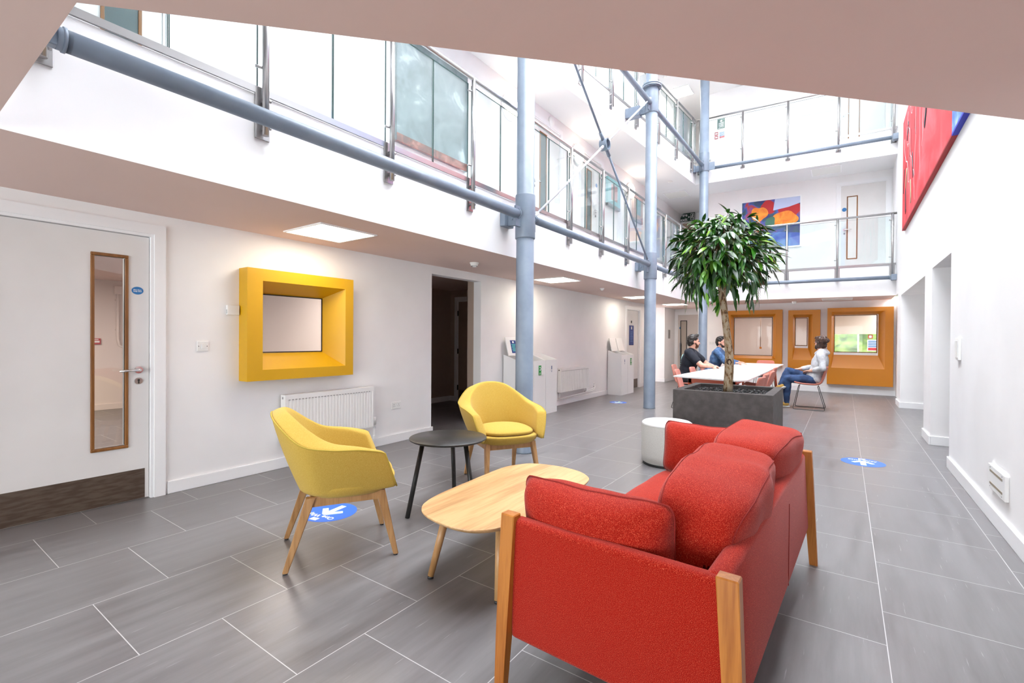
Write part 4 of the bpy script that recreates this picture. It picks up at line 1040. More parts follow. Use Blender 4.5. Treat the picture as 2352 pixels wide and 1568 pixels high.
# ---- long white table
tb = thing('meeting_table', 'long white-topped meeting table with an orange-red frame', 'table', (-1.52, 9.24, 0))
g = G(); g.prism([(-0.488, -2.30), (0.482, -2.60), (0.455, 2.55), (-0.36, 2.55)] if False else [(-0.49, -2.36), (0.40, -2.66), (0.50, -2.52), (0.44, 2.55), (-0.38, 2.55)], 0.722, 0.74)
g.out('table_top', [mat('white_laminate_top', (0.86, 0.86, 0.86), 0.35)], tb)
M_tfr = mat('orange_red_powder_coat', (0.62, 0.12, 0.05), 0.45)
g = G()
for x in (-0.30, 0.28): g.box(x-0.02, x+0.02, -2.2, 2.4, 0.64, 0.722)
for y in (-2.18, -0.7, 0.9, 2.38): g.box(-0.32, 0.30, y-0.02, y+0.02, 0.64, 0.722)
g.out('underframe', M_tfr, tb)
for y in (-2.16, 2.36):
    for x, s in ((-0.30, -1), (0.28, 1)): G().cyl((x, y, 0.70), (x+s*0.06, y*1.03, 0), 0.028, 0.02, n=16).out('leg', M_tfr, tb)

# ---- pink shell chairs on black wire sled bases, facing local +y
M_pink = fabric('coral_pink_wool', (0.52, 0.17, 0.125), (0.60, 0.225, 0.17), (0.68, 0.30, 0.235), 300, 0.15)
M_pinkb = mat('coral_shell_back', (0.60, 0.17, 0.10), 0.6)
M_wire = mat('black_wire', (0.012, 0.012, 0.013), 0.35)
def shell_chair(label, x, y, heading):
    t = thing('shell_chair', label, 'chair', (x, y, 0), math.radians(heading-90), 'pink shell chairs round the long table')
    prof = [(0.235, 0.475, 0.205), (0.215, 0.462, 0.225), (0.10, 0.440, 0.232), (-0.05, 0.432, 0.225), (-0.15, 0.440, 0.215), (-0.205, 0.475, 0.205), (-0.235, 0.55, 0.200), (-0.262, 0.64, 0.200), (-0.285, 0.735, 0.192), (-0.296, 0.775, 0.178), (-0.299, 0.790, 0.155)]
    g = G(); bm = g.bm; rows = []; nc = 9
    for (yy, zz, hw) in prof:
        row = []
        for k in range(nc):
            u = -1+2*k/(nc-1); lift = 0.022*u*u
            row.append(bm.verts.new((hw*u, yy+(lift*1.2 if zz > 0.5 else 0), zz+(lift if zz <= 0.5 else 0))))
        rows.append(row)
    for A, B in zip(rows, rows[1:]):
        for k in range(nc-1): bm.faces.new((A[k], A[k+1], B[k+1], B[k]))
    o = g.out('shell', M_pink, t, smooth=True, mods=[('SOLIDIFY', dict(thickness=0.026, offset=-1)), ('SUBSURF', dict(levels=1, render_levels=1))])
    for s in (-1, 1):
        x0 = s*0.17; x1 = s*0.235
        q = [(x0, 0.155, 0.43), (x1-s*0.01, 0.235, 0.03), (x1, 0.232, 0.012), (x1, 0.205, 0.0055), (x1, -0.225, 0.0055), (x1, -0.248, 0.012), (x1-s*0.01, -0.248, 0.03), (x0, -0.14, 0.425)]
        G().tube(q, 0.0055, n=8).out('sled_leg', M_wire, t)
    G().tube([(-0.17, 0.155, 0.427), (0.17, 0.155, 0.427)], 0.0055, n=8).out('crossbar', M_wire, t); G().tube([(-0.17, -0.14, 0.42), (0.17, -0.14, 0.42)], 0.0055, n=8).out('crossbar', M_wire, t)
    return t
c0 = shell_chair('pink shell chair with a man in a grey hoodie sitting on it', -0.53, 10.28, 180)
def chair_at(x, y, h, label): return dup(c0, (x, y, 0), math.radians(h-90), label)
RC = [(-1.12, 6.78, 176, 'pink shell chair on the right of the long table, nearest the planter'),
      (-1.15, 7.40, 178, 'pink shell chair on the right of the long table, second from the planter'),
      (-1.16, 8.15, 182, 'pink shell chair on the right of the long table, third from the planter'),
      (-1.24, 9.30, 180, 'pink shell chair on the right of the long table, touching the crossed foot')]
for a_ in RC: chair_at(*a_)
chair_at(-1.90, 7.62, 6, 'pink shell chair at the near left corner of the long table')
chair_at(-1.88, 8.42, 2, 'pink shell chair tucked in between the near left corner and the black-shirted man')
chair_at(-2.36, 9.02, 4, 'pink shell chair carrying the man in the black t-shirt')
chair_at(-2.28, 10.75, 0, 'pink shell chair carrying the man in the blue denim jacket, behind the trunk')
chair_at(-1.50, 12.12, -90, 'pink shell chair at the far end of the long table, back against the orange window')

# ---- bins
M_bin = mat('white_bin_steel', (0.80, 0.80, 0.80), 0.35)
def bin_unit(label, y0, w, lid, poster, sticker):
    """recycling bin against the left wall; local x along the wall"""
    t = thing('recycling_bin', label, 'bin', (WX, y0, 0), LEFT, 'white recycling bins')
    g = G(); bm = g.bm; d = 0.35; tk = 0.014
    # body with a sloping open top
    def ring(i, zf, zb): return [bm.verts.new(p) for p in ((i, -d+i, zf), (w-i, -d+i, zf), (w-i, -0.02-i, zb), (i, -0.02-i, zb))]
    rr = [ring(0.002, 0.0, 0.0), ring(0.002, 0.90, 1.0), ring(tk, 0.90, 1.0), ring(tk, 0.5, 0.5)]
    for A, B in zip(rr, rr[1:]):
        for i in range(4): bm.faces.new((A[i], A[(i+1) % 4], B[(i+1) % 4], B[i]))
    bm.faces.new(rr[0][::-1]); bm.faces.new(rr[-1])
    g.out('body', M_bin, t)
    G().box(0.01, w-0.01, -0.30, -0.05, 0.5, 0.52).out('liner', M_ledoff, t)
    if lid:
        g = G().box(0.015, w-0.015, -0.012, 0, 0, 0.30, 0.002); o = g.out('lid', M_bin, t); o.location = (0, -0.105, 0.985); o.rotation_euler = (math.radians(-14), 0, 0)
        if poster:
            p = G().box(w/2-0.065, w/2+0.085, -0.0135, -0.012, 0.04, 0.25).out('poster', M_navy, o)
            g = G().box(w/2-0.01, w/2+0.03, -0.0145, -0.0135, 0.205, 0.235)
            g.out('poster_mark', M_white, p)
            g = G()
            for k in range(6): g.box(w/2-0.045+0.01*(k % 2), w/2+0.065-0.012*(k % 3), -0.0145, -0.0135, 0.175-k*0.021, 0.186-k*0.021)
            g.out('poster_lines', mat('poster_aqua', (0.10, 0.55, 0.50), 0.5), p)
    if sticker == 'green':
        s = G().box(w/2-0.04, w/2+0.04, -d-0.001, -d+0.001, 0.66, 0.82).out('label_panel', M_green, t)
        pts = [(w/2+0.022*math.cos(a), -d-0.002, 0.765+0.024*math.sin(a)) for a in [math.radians(q) for q in range(-150, 151, 20)]]
        G().tube(pts, 0.005, n=6).box(w/2-0.02, w/2+0.02, -d-0.003, -d-0.001, 0.69, 0.698).box(w/2-0.02, w/2+0.012, -d-0.003, -d-0.001, 0.672, 0.680).out('label_mark', M_white, s)
    elif sticker == 'blue':
        G().box(w/2-0.018, w/2+0.012, -d-0.002, -d+0.001, 0.74, 0.80, 0.0).box(w/2-0.022, w/2+0.016, -d-0.002, -d+0.001, 0.715, 0.722).box(w/2-0.012, w/2+0.008, -d-0.002, -d+0.001, 0.695, 0.705).out('label_mark', mat('label_slate', (0.20, 0.25, 0.38), 0.5), t)
    return t
bin_unit('left unit of three white bins, with a blue poster lid, cut by the steel column', 6.00, 0.378, True, True, None)
bin_unit('middle unit of three white bins, with a green label on its front', 6.38, 0.378, True, True, 'green')
bin_unit('right unit of three white bins, with a small grey-blue bottle label', 6.76, 0.378, False, False, 'blue')
bin_unit('left unit of the further pair of white bins with open lids', 10.02, 0.378, True, False, 'blue')
bin_unit('right unit of the further pair of white bins, with a green label', 10.40, 0.378, True, False, 'green')

# ---- radiators
def radiator(label, y, w, z0, z1, ribs, pipes):
    t = thing('radiator', label, 'radiator', (WX, y, 0), LEFT)
    d0, d1 = -0.10, -0.025
    g = G(); bm = g.bm; n = ribs; P = []
    for k in range(n):
        x = 0.012+(w-0.024)*k/n; s = (w-0.024)/n
        P += [(x, d0), (x+s*0.62, d0), (x+s*0.74, d0+0.006), (x+s*0.88, d0+0.006)]
    P.append((w-0.012, d0))
    lo = [bm.verts.new((x, y_, z0+0.012)) for x, y_ in P]; hi = [bm.verts.new((x, y_, z1-0.045)) for x, y_ in P]
    for i in range(len(P)-1): bm.faces.new((lo[i], lo[i+1], hi[i+1], hi[i]))
    g.box(0, w, d0-0.001, d0+0.005, z1-0.045, z1-0.002).box(0, w, d0-0.001, d0+0.005, z0, z0+0.013).box(0.0, 0.012, d0-0.001, d0+0.005, z0+0.013, z1-0.045).box(w-0.012, w, d0-0.001, d0+0.005, z0+0.013, z1-0.045)
    g.box(0.01, w-0.01, d0+0.012, d1, z0+0.01, z1-0.03)
    g.out('panel', M_radi, t)
    G().box(-0.004, 0.002, d0-0.001, d1, z0, z1, 0.002).out('side_cover', M_radi, t); G().box(w-0.002, w+0.004, d0-0.001, d1, z0, z1, 0.002).out('side_cover', M_radi, t)
    g = G().box(0.0, w, d0+0.002, d1, z1-0.004, z1)
    g.out('top_grille', M_radi, t)
    g = G()
    for k in range(n): x = 0.03+(w-0.06)*k/n; g.box(x, x+(w/n)*0.55, d0-0.002, d0-0.0005, z1-0.052, z1-0.045)
    g.out('slots', mat('slot_shadow', (0.25, 0.24, 0.24), 0.8), t)
    g = G().box(0.2, 0.26, d1, 0, z0+0.1, z1-0.1).box(w-0.26, w-0.2, d1, 0, z0+0.1, z1-0.1); g.out('wall_brackets', M_radi, t)
    if pipes == 1:
        g = G().tube([(w, -0.06, z0+0.04), (w+0.045, -0.06, z0+0.04), (w+0.045, -0.06, z0-0.03), (w+0.045, -0.06, 0.0)], 0.009, n=10)
        g.out('pipe', M_radi, t)
        g = G().cyl((w+0.045, -0.06, z0-0.02), (w+0.045, -0.06, z0+0.02), 0.017).cyl((w+0.045, -0.06, z0+0.02), (w+0.045, -0.06, z0+0.10), 0.022)
        g.out('valve', M_plast, t); G().cyl((w+0.045, -0.06, z0-0.12), (w+0.045, -0.06, z0-0.10), 0.013).out('pipe_collar', M_plast, t)
        G().cyl((-0.006, -0.06, z1-0.03), (0, -0.06, z1-0.03), 0.012, n=12).out('bleed_plug', M_steel, t)
    else:
        g = G().tube([(0.03, -0.06, z0), (0.03, -0.06, 0.17), (-0.02, -0.06, 0.14), (0.10, -0.06, 0.135), (0.6, -0.06, 0.145), (1.35, -0.06, 0.165), (1.50, -0.06, 0.175), (1.60, -0.04, 0.24), (1.60, 0, 0.24)], 0.010, n=10)
        g.tube([(w-0.05, -0.06, z0), (w-0.05, -0.06, 0.19), (w-0.10, -0.06, 0.18), (w, -0.06, 0.185), (1.55, -0.05, 0.21), (1.62, -0.02, 0.29), (1.62, 0, 0.29)], 0.010, n=10)
        g.out('pipe', M_radi, t)
        G().cyl((-0.006, -0.06, z1-0.03), (0, -0.06, z1-0.03), 0.012, n=12).cyl((0.03, -0.075, z0+0.02), (0.03, -0.045, z0+0.02), 0.02, n=12).out('bleed_plug', mat('brass_fitting', (0.10, 0.07, 0.05), 0.4, 0.7), t)
radiator('white ribbed radiator under the yellow window', 2.41, 1.02, 0.255, 0.708, 28, 1)
radiator('small white radiator with exposed pipes between the two groups of bins', 7.72, 1.18, 0.25, 0.70, 26, 2)

# ---- floor stickers
def sticker(x, y, r, rz, label):
    t = thing('floor_sticker', label, 'floor sticker', (x, y, 0), rz, 'blue one way floor stickers')
    G().cyl((0, 0, 0.0), (0, 0, 0.0012), r, n=48).out('disc', M_floor_blue, t)
    k = r/0.19
    g = G(); z0, z1 = 0.0012, 0.0018
    g.box(-0.024*k, 0.024*k, -0.14*k, 0.03*k, z0, z1-0.0003)
    g.prism([(-0.022*k, 0.055*k), (0.0, 0.062*k), (0.022*k, 0.055*k), (0.10*k, -0.025*k), (0.072*k, -0.055*k), (0.0, 0.012*k), (-0.072*k, -0.055*k), (-0.10*k, -0.025*k)], z0, z1)
    g.out('arrow', M_mint, t)
    text('One Way', 0.062*k, (0, 0.088*k, 0.0013), (0, 0, 0), M_white, 'lettering', t, bold=0.0006)
    G().box(-0.03*k, 0.03*k, 0.125*k, 0.165*k, z0, z1).out('logo_patch', M_white, t)
sticker(-3.02, 2.02, 0.185, math.radians(190), 'blue one way floor sticker half hidden under the side-on armchair')
sticker(0.165, 6.09, 0.19, math.radians(2), 'blue one way floor sticker on the right walkway near the wall')
sticker(-3.68, 8.90, 0.17, math.radians(185), 'small distant blue one way floor sticker left of the middle column')
# poster on the second ground-floor door
o = wallbox('door_poster', 'tall navy blue poster on the white door beyond the bins', 'poster', (WX+0.0, 11.56, 1.34), LEFT, 0.30, 0.50, 0.004, M_navy, bev=0)
o.location = (WX-0.018, 11.56, 1.36)
g = G().box(-0.03, 0.03, -0.006, -0.004, 0.15, 0.22); g.out('mark', M_white, o)
g = G()
for k in range(7): g.box(-0.09, 0.09-0.02*(k % 3), -0.006, -0.004, 0.08-k*0.04, 0.092-k*0.04)
g.out('print_lines', mat('poster_pale_blue', (0.10, 0.22, 0.50), 0.5), o)
o = tag(G().cyl((0, 0, 0), (0, -0.003, 0), 0.035, n=20).out('door_disc', M_black), 'small dark round disc above the navy door poster', 'sign'); o.location = (WX-0.018, 11.56, 1.70); o.rotation_euler = (0, 0, LEFT)

# ---- pictures
def ramp_mat(name, stops, scale, detail=2, dist=1.0, rough=0.6, stretch=(1, 1, 1)):
    m = mat(name, rough=rough); N, L, b = nodes(m)
    tc = N.new('ShaderNodeTexCoord'); mp = N.new('ShaderNodeMapping'); mp.inputs['Scale'].default_value = stretch; L.new(tc.outputs['Object'], mp.inputs[0])
    n = N.new('ShaderNodeTexNoise'); n.inputs['Scale'].default_value = scale; n.inputs['Detail'].default_value = detail; n.inputs['Distortion'].default_value = dist; L.new(mp.outputs[0], n.inputs['Vector'])
    r = N.new('ShaderNodeValToRGB'); e = r.color_ramp.elements
    e[0].position = stops[0][0]; e[0].color = (*stops[0][1], 1); e[1].position = stops[-1][0]; e[1].color = (*stops[-1][1], 1)
    for p_, c_ in stops[1:-1]: x_ = e.new(p_); x_.color = (*c_, 1)
    L.new(n.outputs[0], r.inputs[0]); L.new(r.outputs[0], b.inputs['Base Color']); return m
# red canvas pair on the right wall (local x runs towards the camera)
M_redart = ramp_mat('red_painted_canvas', [(0.3, (0.50, 0.012, 0.02)), (0.5, (0.70, 0.035, 0.05)), (0.7, (0.82, 0.10, 0.12))], 1.3, 5, 1.5)
M_blueart = ramp_mat('blue_painted_canvas', [(0.35, (0.04, 0.10, 0.50)), (0.5, (0.12, 0.28, 0.78)), (0.62, (0.30, 0.45, 0.75)), (0.7, (0.45, 0.60, 0.30))], 2.2, 4, 2.0)
ca = thing('red_painting', 'tall red abstract canvas with black and white scribbles high on the right wall', 'painting', (XR, 10.86, 3.22), RIGHT)
G().box(0, 4.76, -0.045, -0.004, 0, 1.90).out('canvas', M_redart, ca)
G().box(0, 4.76, -0.046, -0.0, -0.004, 0.02).out('canvas_edge', mat('deep_red_edge', (0.35, 0.0, 0.005), 0.6), ca)
def squig(seed, x0, z0, n, sx, sz, r, m, name):
    q = random.Random(seed); p = [Vector((x0, -0.047, z0))]
    a = q.uniform(-1.7, -1.3)
    for k in range(n):
        a += q.uniform(-0.75, 0.75); v = p[-1]+Vector((math.cos(a)*sx, 0, math.sin(a)*sz))
        v.x = min(4.6, max(0.15, v.x)); v.z = min(1.8, max(0.12, v.z)); p.append(v)
    g = G().tube(p, r, n=5)
    for v in g.bm.verts: v.co.y = -0.0465+(v.co.y+0.047)*0.1
    g.out(name, m, ca)
M_artw = mat('scribble_white', (0.80, 0.62, 0.62), 0.6); M_artk = mat('scribble_black', (0.03, 0.02, 0.03), 0.6); M_artg = mat('scribble_green', (0.30, 0.38, 0.22), 0.6)
for k, (x, z, r) in enumerate(((0.35, 1.5, 0.012), (0.8, 1.8, 0.010), (1.9, 1.75, 0.012), (2.6, 1.8, 0.012), (1.2, 1.0, 0.01), (3.3, 1.7, 0.012))): squig(100+k, x, z, 12, 0.10, 0.11, r, M_artw, 'white_scribble')
for k, (x, z, r) in enumerate(((0.30, 1.0, 0.035), (0.9, 1.6, 0.045), (0.55, 0.6, 0.05), (1.5, 0.9, 0.04), (3.0, 1.1, 0.07))): squig(200+k, x, z, 5, 0.05, 0.09, r, M_artk, 'black_stroke')
for k in range(9): squig(400+k, 0.3+k*0.28+0.1*(k % 3), 1.75-0.16*(k % 4), 9, 0.05, 0.12, 0.007+0.003*(k % 2), M_artw if k % 3 else M_artk, 'fine_scribble')
for k, (x, z, r) in enumerate(((0.7, 0.9, 0.05), (1.25, 0.55, 0.04))): squig(300+k, x, z, 4, 0.06, 0.10, r, M_artg, 'green_stroke')
ca2 = thing('blue_painting', 'blue abstract canvas joined to the red one, mostly hidden by the ceiling edge', 'painting', (XR, 6.09, 3.22), RIGHT)
G().box(0, 1.6, -0.045, -0.004, 0, 1.90).out('canvas', M_blueart, ca2)
G().box(0, 1.6, -0.046, -0.0, -0.004, 0.02).out('canvas_edge', mat('deep_blue_edge', (0.01, 0.02, 0.45), 0.6), ca2)
# framed abstract on the far first-floor wall
M_abs = ramp_mat('abstract_navy_green', [(0.36, (0.015, 0.03, 0.16)), (0.48, (0.03, 0.08, 0.12)), (0.56, (0.05, 0.10, 0.40)), (0.66, (0.45, 0.04, 0.03))], 3.2, 3, 0.6)
fp = thing('framed_painting', 'white-framed orange, red and blue abstract on the far first floor wall', 'painting', (-1.56, farwall1(-1.56), 3.56), angF)
G().box(-0.64, 0.64, -0.03, -0.004, 0.03, 1.23).out('canvas', M_abs, fp)
def patch(pts, m, name, d=0.0): G().poly([(x, -0.0308-d, z) for x, z in pts]).out(name, m, fp)
def blob(cx, cz, rx, rz, seed, n=26):
    q = random.Random(seed); ph = [q.uniform(0, 6.28) for _ in range(4)]
    out = []
    for i in range(n):
        a = 2*PI*i/n; k = 1+0.13*math.sin(2*a+ph[0])+0.09*math.sin(3*a+ph[1])+0.05*math.sin(5*a+ph[2]); out.append((min(0.64, cx+rx*k*math.cos(a)), max(0.03, min(1.23, cz+rz*k*math.sin(a)))))
    return out
M_or = ramp_mat('paint_orange', [(0.35, (0.75, 0.16, 0.01)), (0.6, (0.85, 0.33, 0.03))], 5, 3); M_rd = mat('paint_red', (0.48, 0.015, 0.02), 0.6); M_lv = mat('paint_lavender', (0.48, 0.55, 0.76), 0.6); M_gn = mat('paint_green', (0.05, 0.16, 0.10), 0.6); M_bl = ramp_mat('paint_blue', [(0.4, (0.03, 0.08, 0.42)), (0.6, (0.10, 0.25, 0.55))], 4, 3)
patch([(-0.64, 0.03), (0.64, 0.03), (0.64, 0.34), (0.2, 0.40), (-0.64, 0.36)], M_bl, 'blue_field')
patch(blob(0.42, 0.92, 0.22, 0.20, 8), M_rd, 'red_patch', 0.0002); patch(blob(-0.05, 1.05, 0.16, 0.16, 5), M_rd, 'red_patch', 0.0002)
patch(blob(0.30, 0.72, 0.27, 0.20, 3), M_or, 'orange_patch', 0.0004); patch(blob(-0.25, 0.90, 0.17, 0.20, 4), M_or, 'orange_patch', 0.0004)
patch(blob(0.0, 0.66, 0.12, 0.13, 6), M_gn, 'green_patch', 0.0006)
patch([(0.10, 1.23), (0.64, 1.23), (0.64, 1.07), (0.40, 1.0), (0.06, 0.95)], M_lv, 'lavender_patch', 0.0008)
g = G()
for r in ((-0.67, 0.67, 0.0, 0.03), (-0.67, 0.67, 1.23, 1.26), (-0.67, -0.64, 0.03, 1.23), (0.64, 0.67, 0.03, 1.23)): g.box(r[0], r[1], -0.045, 0, r[2], r[3])
g.out('frame', M_trim, fp)
# slate board on the left first-floor wall
M_slate = ramp_mat('chalky_slate', [(0.40, (0.11, 0.155, 0.165)), (0.60, (0.17, 0.225, 0.235)), (0.72, (0.40, 0.47, 0.48))], 3.0, 6, 0.8)
sb = thing('slate_board', 'large chalky slate-grey board hung behind the first floor glass', 'board', (-4.2, 4.235, 3.49), LEFT)
G().box(-0.62, 0.60, -0.035, -0.002, 0.0, 1.28).out('board', M_slate, sb)
G().box(-0.62, 0.60, -0.037, -0.036, 0.0, 0.10).out('rust_band', ramp_mat('rusty_band', [(0.4, (0.10, 0.04, 0.03)), (0.6, (0.22, 0.07, 0.045)), (0.7, (0.30, 0.12, 0.09))], 8), sb)
def canvas(label, y, z, w, h, c1, c2, c3):
    t = thing('small_canvas', label, 'painting', (-4.2, y, z), LEFT)
    G().box(-w/2, w/2, -0.06, -0.002, -h/2, h/2).out('canvas', mat(label[:12], c1, 0.7), t)
    G().box(-w*0.26, w*0.24, -0.062, -0.060, -h*0.25, h*0.30, 0.0).out('centre_patch', mat(label[:12]+'p', c2, 0.7), t)
    G().box(-w/2, w/2, -0.0605, -0.0, -h/2-0.002, -h/2+0.06).out('lower_band', mat(label[:12]+'b', c3, 0.7), t)
canvas('pale turquoise canvas with a pink centre on the first floor wall', 9.72, 4.43, 0.66, 0.62, (0.30, 0.58, 0.60), (0.48, 0.32, 0.31), (0.30, 0.33, 0.35))
canvas('pinkish canvas with a blue patch, cut by the middle column', 11.2, 4.45, 0.60, 0.66, (0.58, 0.46, 0.44), (0.25, 0.52, 0.60), (0.35, 0.36, 0.40))

# ---- inside the room seen through the white door's vision panel
o = wallbox('call_point', 'small red fire call point glimpsed through the vision panel of the white door', 'call point', (-10.3, 2.455, 1.165), LEFT, 0.10, 0.10, 0.03, M_redsign)
G().box(-0.035, 0.035, -0.032, -0.03, -0.02, 0.012).box(-0.038, 0.02, -0.032, -0.03, 0.025, 0.038).out('label_panel', M_white, o)
t = thing('wall_conduit', 'pale surface conduit running down the wall behind the vision panel', 'pipe', (-10.3, 2.735, 0), LEFT)
G().tube([(0, -0.03, 2.05), (0, -0.03, 1.20), (0.02, -0.03, 1.10), (0.09, -0.03, 1.05), (0.4, -0.03, 1.04)], 0.02, n=10).out('conduit', M_room, t)
g = G()
for z in (1.37, 1.88): g.box(-0.035, 0.035, -0.03, 0, z-0.012, z+0.012)
g.out('clip', M_room, t)
G().box(-0.05, 0.06, -0.05, 0, 1.98, 2.12, 0.004).out('junction_box', M_room, t)

# ---- back room beyond the orange windows, and outdoors
o = thing('pull_switch', 'brown pull cord with an orange end inside the left orange window', 'cord', (-1.98, 15.2, ZS))
G().cyl((0, 0, 0), (0, 0, -1.15), 0.008, n=8).out('cord', mat('cord_brown', (0.30, 0.18, 0.12), 0.7), o)
G().prism([(-0.02, -0.02), (0.035, 0), (-0.02, 0.02)], -1.20, -1.145).out('pull', mat('cord_orange', (0.75, 0.25, 0.02), 0.5), o)
g = G(); g.box(-0.60, -0.55, 16.88, 17.02, 0.70, 2.0).box(1.0, 1.05, 16.88, 17.02, 0.70, 2.0).box(-0.6, 1.05, 16.88, 17.02, 0.70, 0.75).box(-0.6, 1.05, 16.88, 17.02, 1.95, 2.0).box(0.30, 0.34, 16.9, 17.0, 0.75, 1.95)
w7 = struct('window_7', g, M_trim); G().box(-0.55, 1.0, 16.95, 16.956, 0.75, 1.95).out('pane', M_pane_dim, w7)
bl = tag(G().box(-0.58, 1.02, 16.86, 16.87, 1.45, 2.0).out('roller_blind', mat('blind_beige', (0.55, 0.48, 0.40), 0.8)), 'beige roller blind half down behind the large orange window', 'blind')
o = signbox('notice_sign', 'blue and red notice stuck on the window behind the large orange window', 0.66, 1.13, 0.26, 0.32, M_white, y=16.94)
g = G()
for k in range(4): g.box(-0.11, 0.11, -0.006, -0.004, 0.10-k*0.05, 0.13-k*0.05)
g.out('blue_print', M_sky_blue, o); G().box(-0.11, 0.11, -0.006, -0.004, -0.145, -0.07).out('red_print', M_redsign, o)
o = signbox('fire_sign', 'small red fire sign on the window above the blue and red notice', 0.60, 1.38, 0.11, 0.11, M_redsign, y=16.94); G().box(-0.03, 0.03, -0.006, -0.004, -0.035, 0.03).out('pictogram', M_white, o)
M_bank = ramp_mat('mottled_green_bank', [(0.35, (0.05, 0.10, 0.01)), (0.5, (0.17, 0.27, 0.03)), (0.65, (0.30, 0.34, 0.09))], 5, 6, 0.5)  # patchy grass colour, dark green to yellowish
bm = bmesh.new(); bmesh.ops.create_grid(bm, x_segments=60, y_segments=30, size=1)
for v in bm.verts:
    x, y = v.co.x*6, (v.co.y+1)/2; v.co = Vector((x, 18.6+y*3.2, -0.1+y*3.6+0.12*noise.noise(Vector((x*2, y*8, 0)))))
g = G(); g.bm.free(); g.bm = bm; q = g.out('grass_bank', M_bank, smooth=True); tag(q, 'bright green grassy bank outside the far window', 'grass'); q['kind'] = 'stuff'
# ================================================================ PEOPLE
def capsule(bm, p0, p1, r0, r1, n=14, rings=5):
    p0 = Vector(p0); p1 = Vector(p1); d = p1-p0; L_ = d.length; d.normalize()
    a = d.orthogonal().normalized(); b = d.cross(a); R_ = []
    prof = [(-math.cos(t)*r0, math.sin(t)*r0) for t in [PI/2*i/rings for i in range(1, rings+1)]]+[(L_+math.sin(t)*r1, math.cos(t)*r1) for t in [PI/2*i/rings for i in range(0, rings)]]
    for h, r in prof: R_.append([bm.verts.new(p0+d*h+(a*math.cos(2*PI*k/n)+b*math.sin(2*PI*k/n))*r) for k in range(n)])
    for A, B in zip(R_, R_[1:]):
        for k in range(n): bm.faces.new((A[k], A[(k+1) % n], B[(k+1) % n], B[k]))
    s = bm.verts.new(p0-d*r0); e = bm.verts.new(p1+d*r1)
    for k in range(n): bm.faces.new((s, R_[0][(k+1) % n], R_[0][k])); bm.faces.new((e, R_[-1][k], R_[-1][(k+1) % n]))
def ell(bm, c, r, M_=None):
    m4 = Matrix.Translation(c) @ (M_.to_4x4() if M_ is not None else Matrix.Identity(4)) @ Matrix.Diagonal((*r, 1))
    bmesh.ops.create_icosphere(bm, subdivisions=3, radius=1, matrix=m4)
def remeshed(name, build, m, parent, vox=0.009, smooth=3, noise_amp=0, clip=None):
    bm = bmesh.new(); build(bm); bmesh.ops.recalc_face_normals(bm, faces=bm.faces[:])
    me = bpy.data.meshes.new('tmp'); bm.to_mesh(me); bm.free()
    o = bpy.data.objects.new('tmp', me)
    md = o.modifiers.new('r', 'REMESH'); md.mode = 'VOXEL'; md.voxel_size = vox
    sm = o.modifiers.new('s', 'SMOOTH'); sm.factor = 0.5; sm.iterations = smooth
    me2 = baked(o)
    bpy.data.objects.remove(o); bpy.data.meshes.remove(me)
    me2.polygons.foreach_set('use_smooth', [True]*len(me2.polygons))
    if noise_amp:
        nv = [v.co+v.normal*noise.noise(v.co*noise_amp[1])*noise_amp[0] for v in me2.vertices]
        me2.vertices.foreach_set('co', [c for v in nv for c in v])
    me2.materials.clear(); me2.materials.append(m); me2.name = name
    q = bpy.data.objects.new(name, me2); C.objects.link(q); q.parent = parent; return q
M_skin = noise_mix(mat('skin', rough=0.5), (0.62, 0.31, 0.22), (0.70, 0.38, 0.28), 18)
def hairmat(n, c): return noise_mix(mat(n, rough=0.45), tuple(x*0.6 for x in c), tuple(x*1.9 for x in c), 90, stretch=(1, 1, 0.25), bump=0.6)
V = Vector
def hand(bm, wrist, dirv, palm_n, side, curl=0.5):
    """side: +1 thumb towards +lateral"""
    d = V(dirv).normalized(); n = V(palm_n).normalized(); n = (n-d*n.dot(d)).normalized(); lat = d.cross(n)*side
    w = V(wrist); M3 = Matrix((lat, d, n)).transposed()
    ell(bm, w+d*0.045, (0.038, 0.052, 0.017), M3)
    for i, (ox, L_) in enumerate(((0.027, 0.040), (0.010, 0.045), (-0.008, 0.042), (-0.025, 0.033))):
        a = w+d*0.085+lat*ox; d1 = (d-n*curl*0.5).normalized(); b = a+d1*L_; d2 = (d-n*curl*1.6).normalized(); c = b+d2*L_*0.85
        capsule(bm, a-d*0.02, b, 0.0095, 0.0088, 8, 3); capsule(bm, b, c, 0.0088, 0.0075, 8, 3)
    a = w+d*0.025+lat*0.030; b = a+(d*0.6+lat*0.7-n*0.3).normalized()*0.038; c = b+(d*0.9+lat*0.15-n*0.4).normalized()*0.030
    capsule(bm, a, b, 0.013, 0.010, 8, 3); capsule(bm, b, c, 0.010, 0.008, 8, 3)
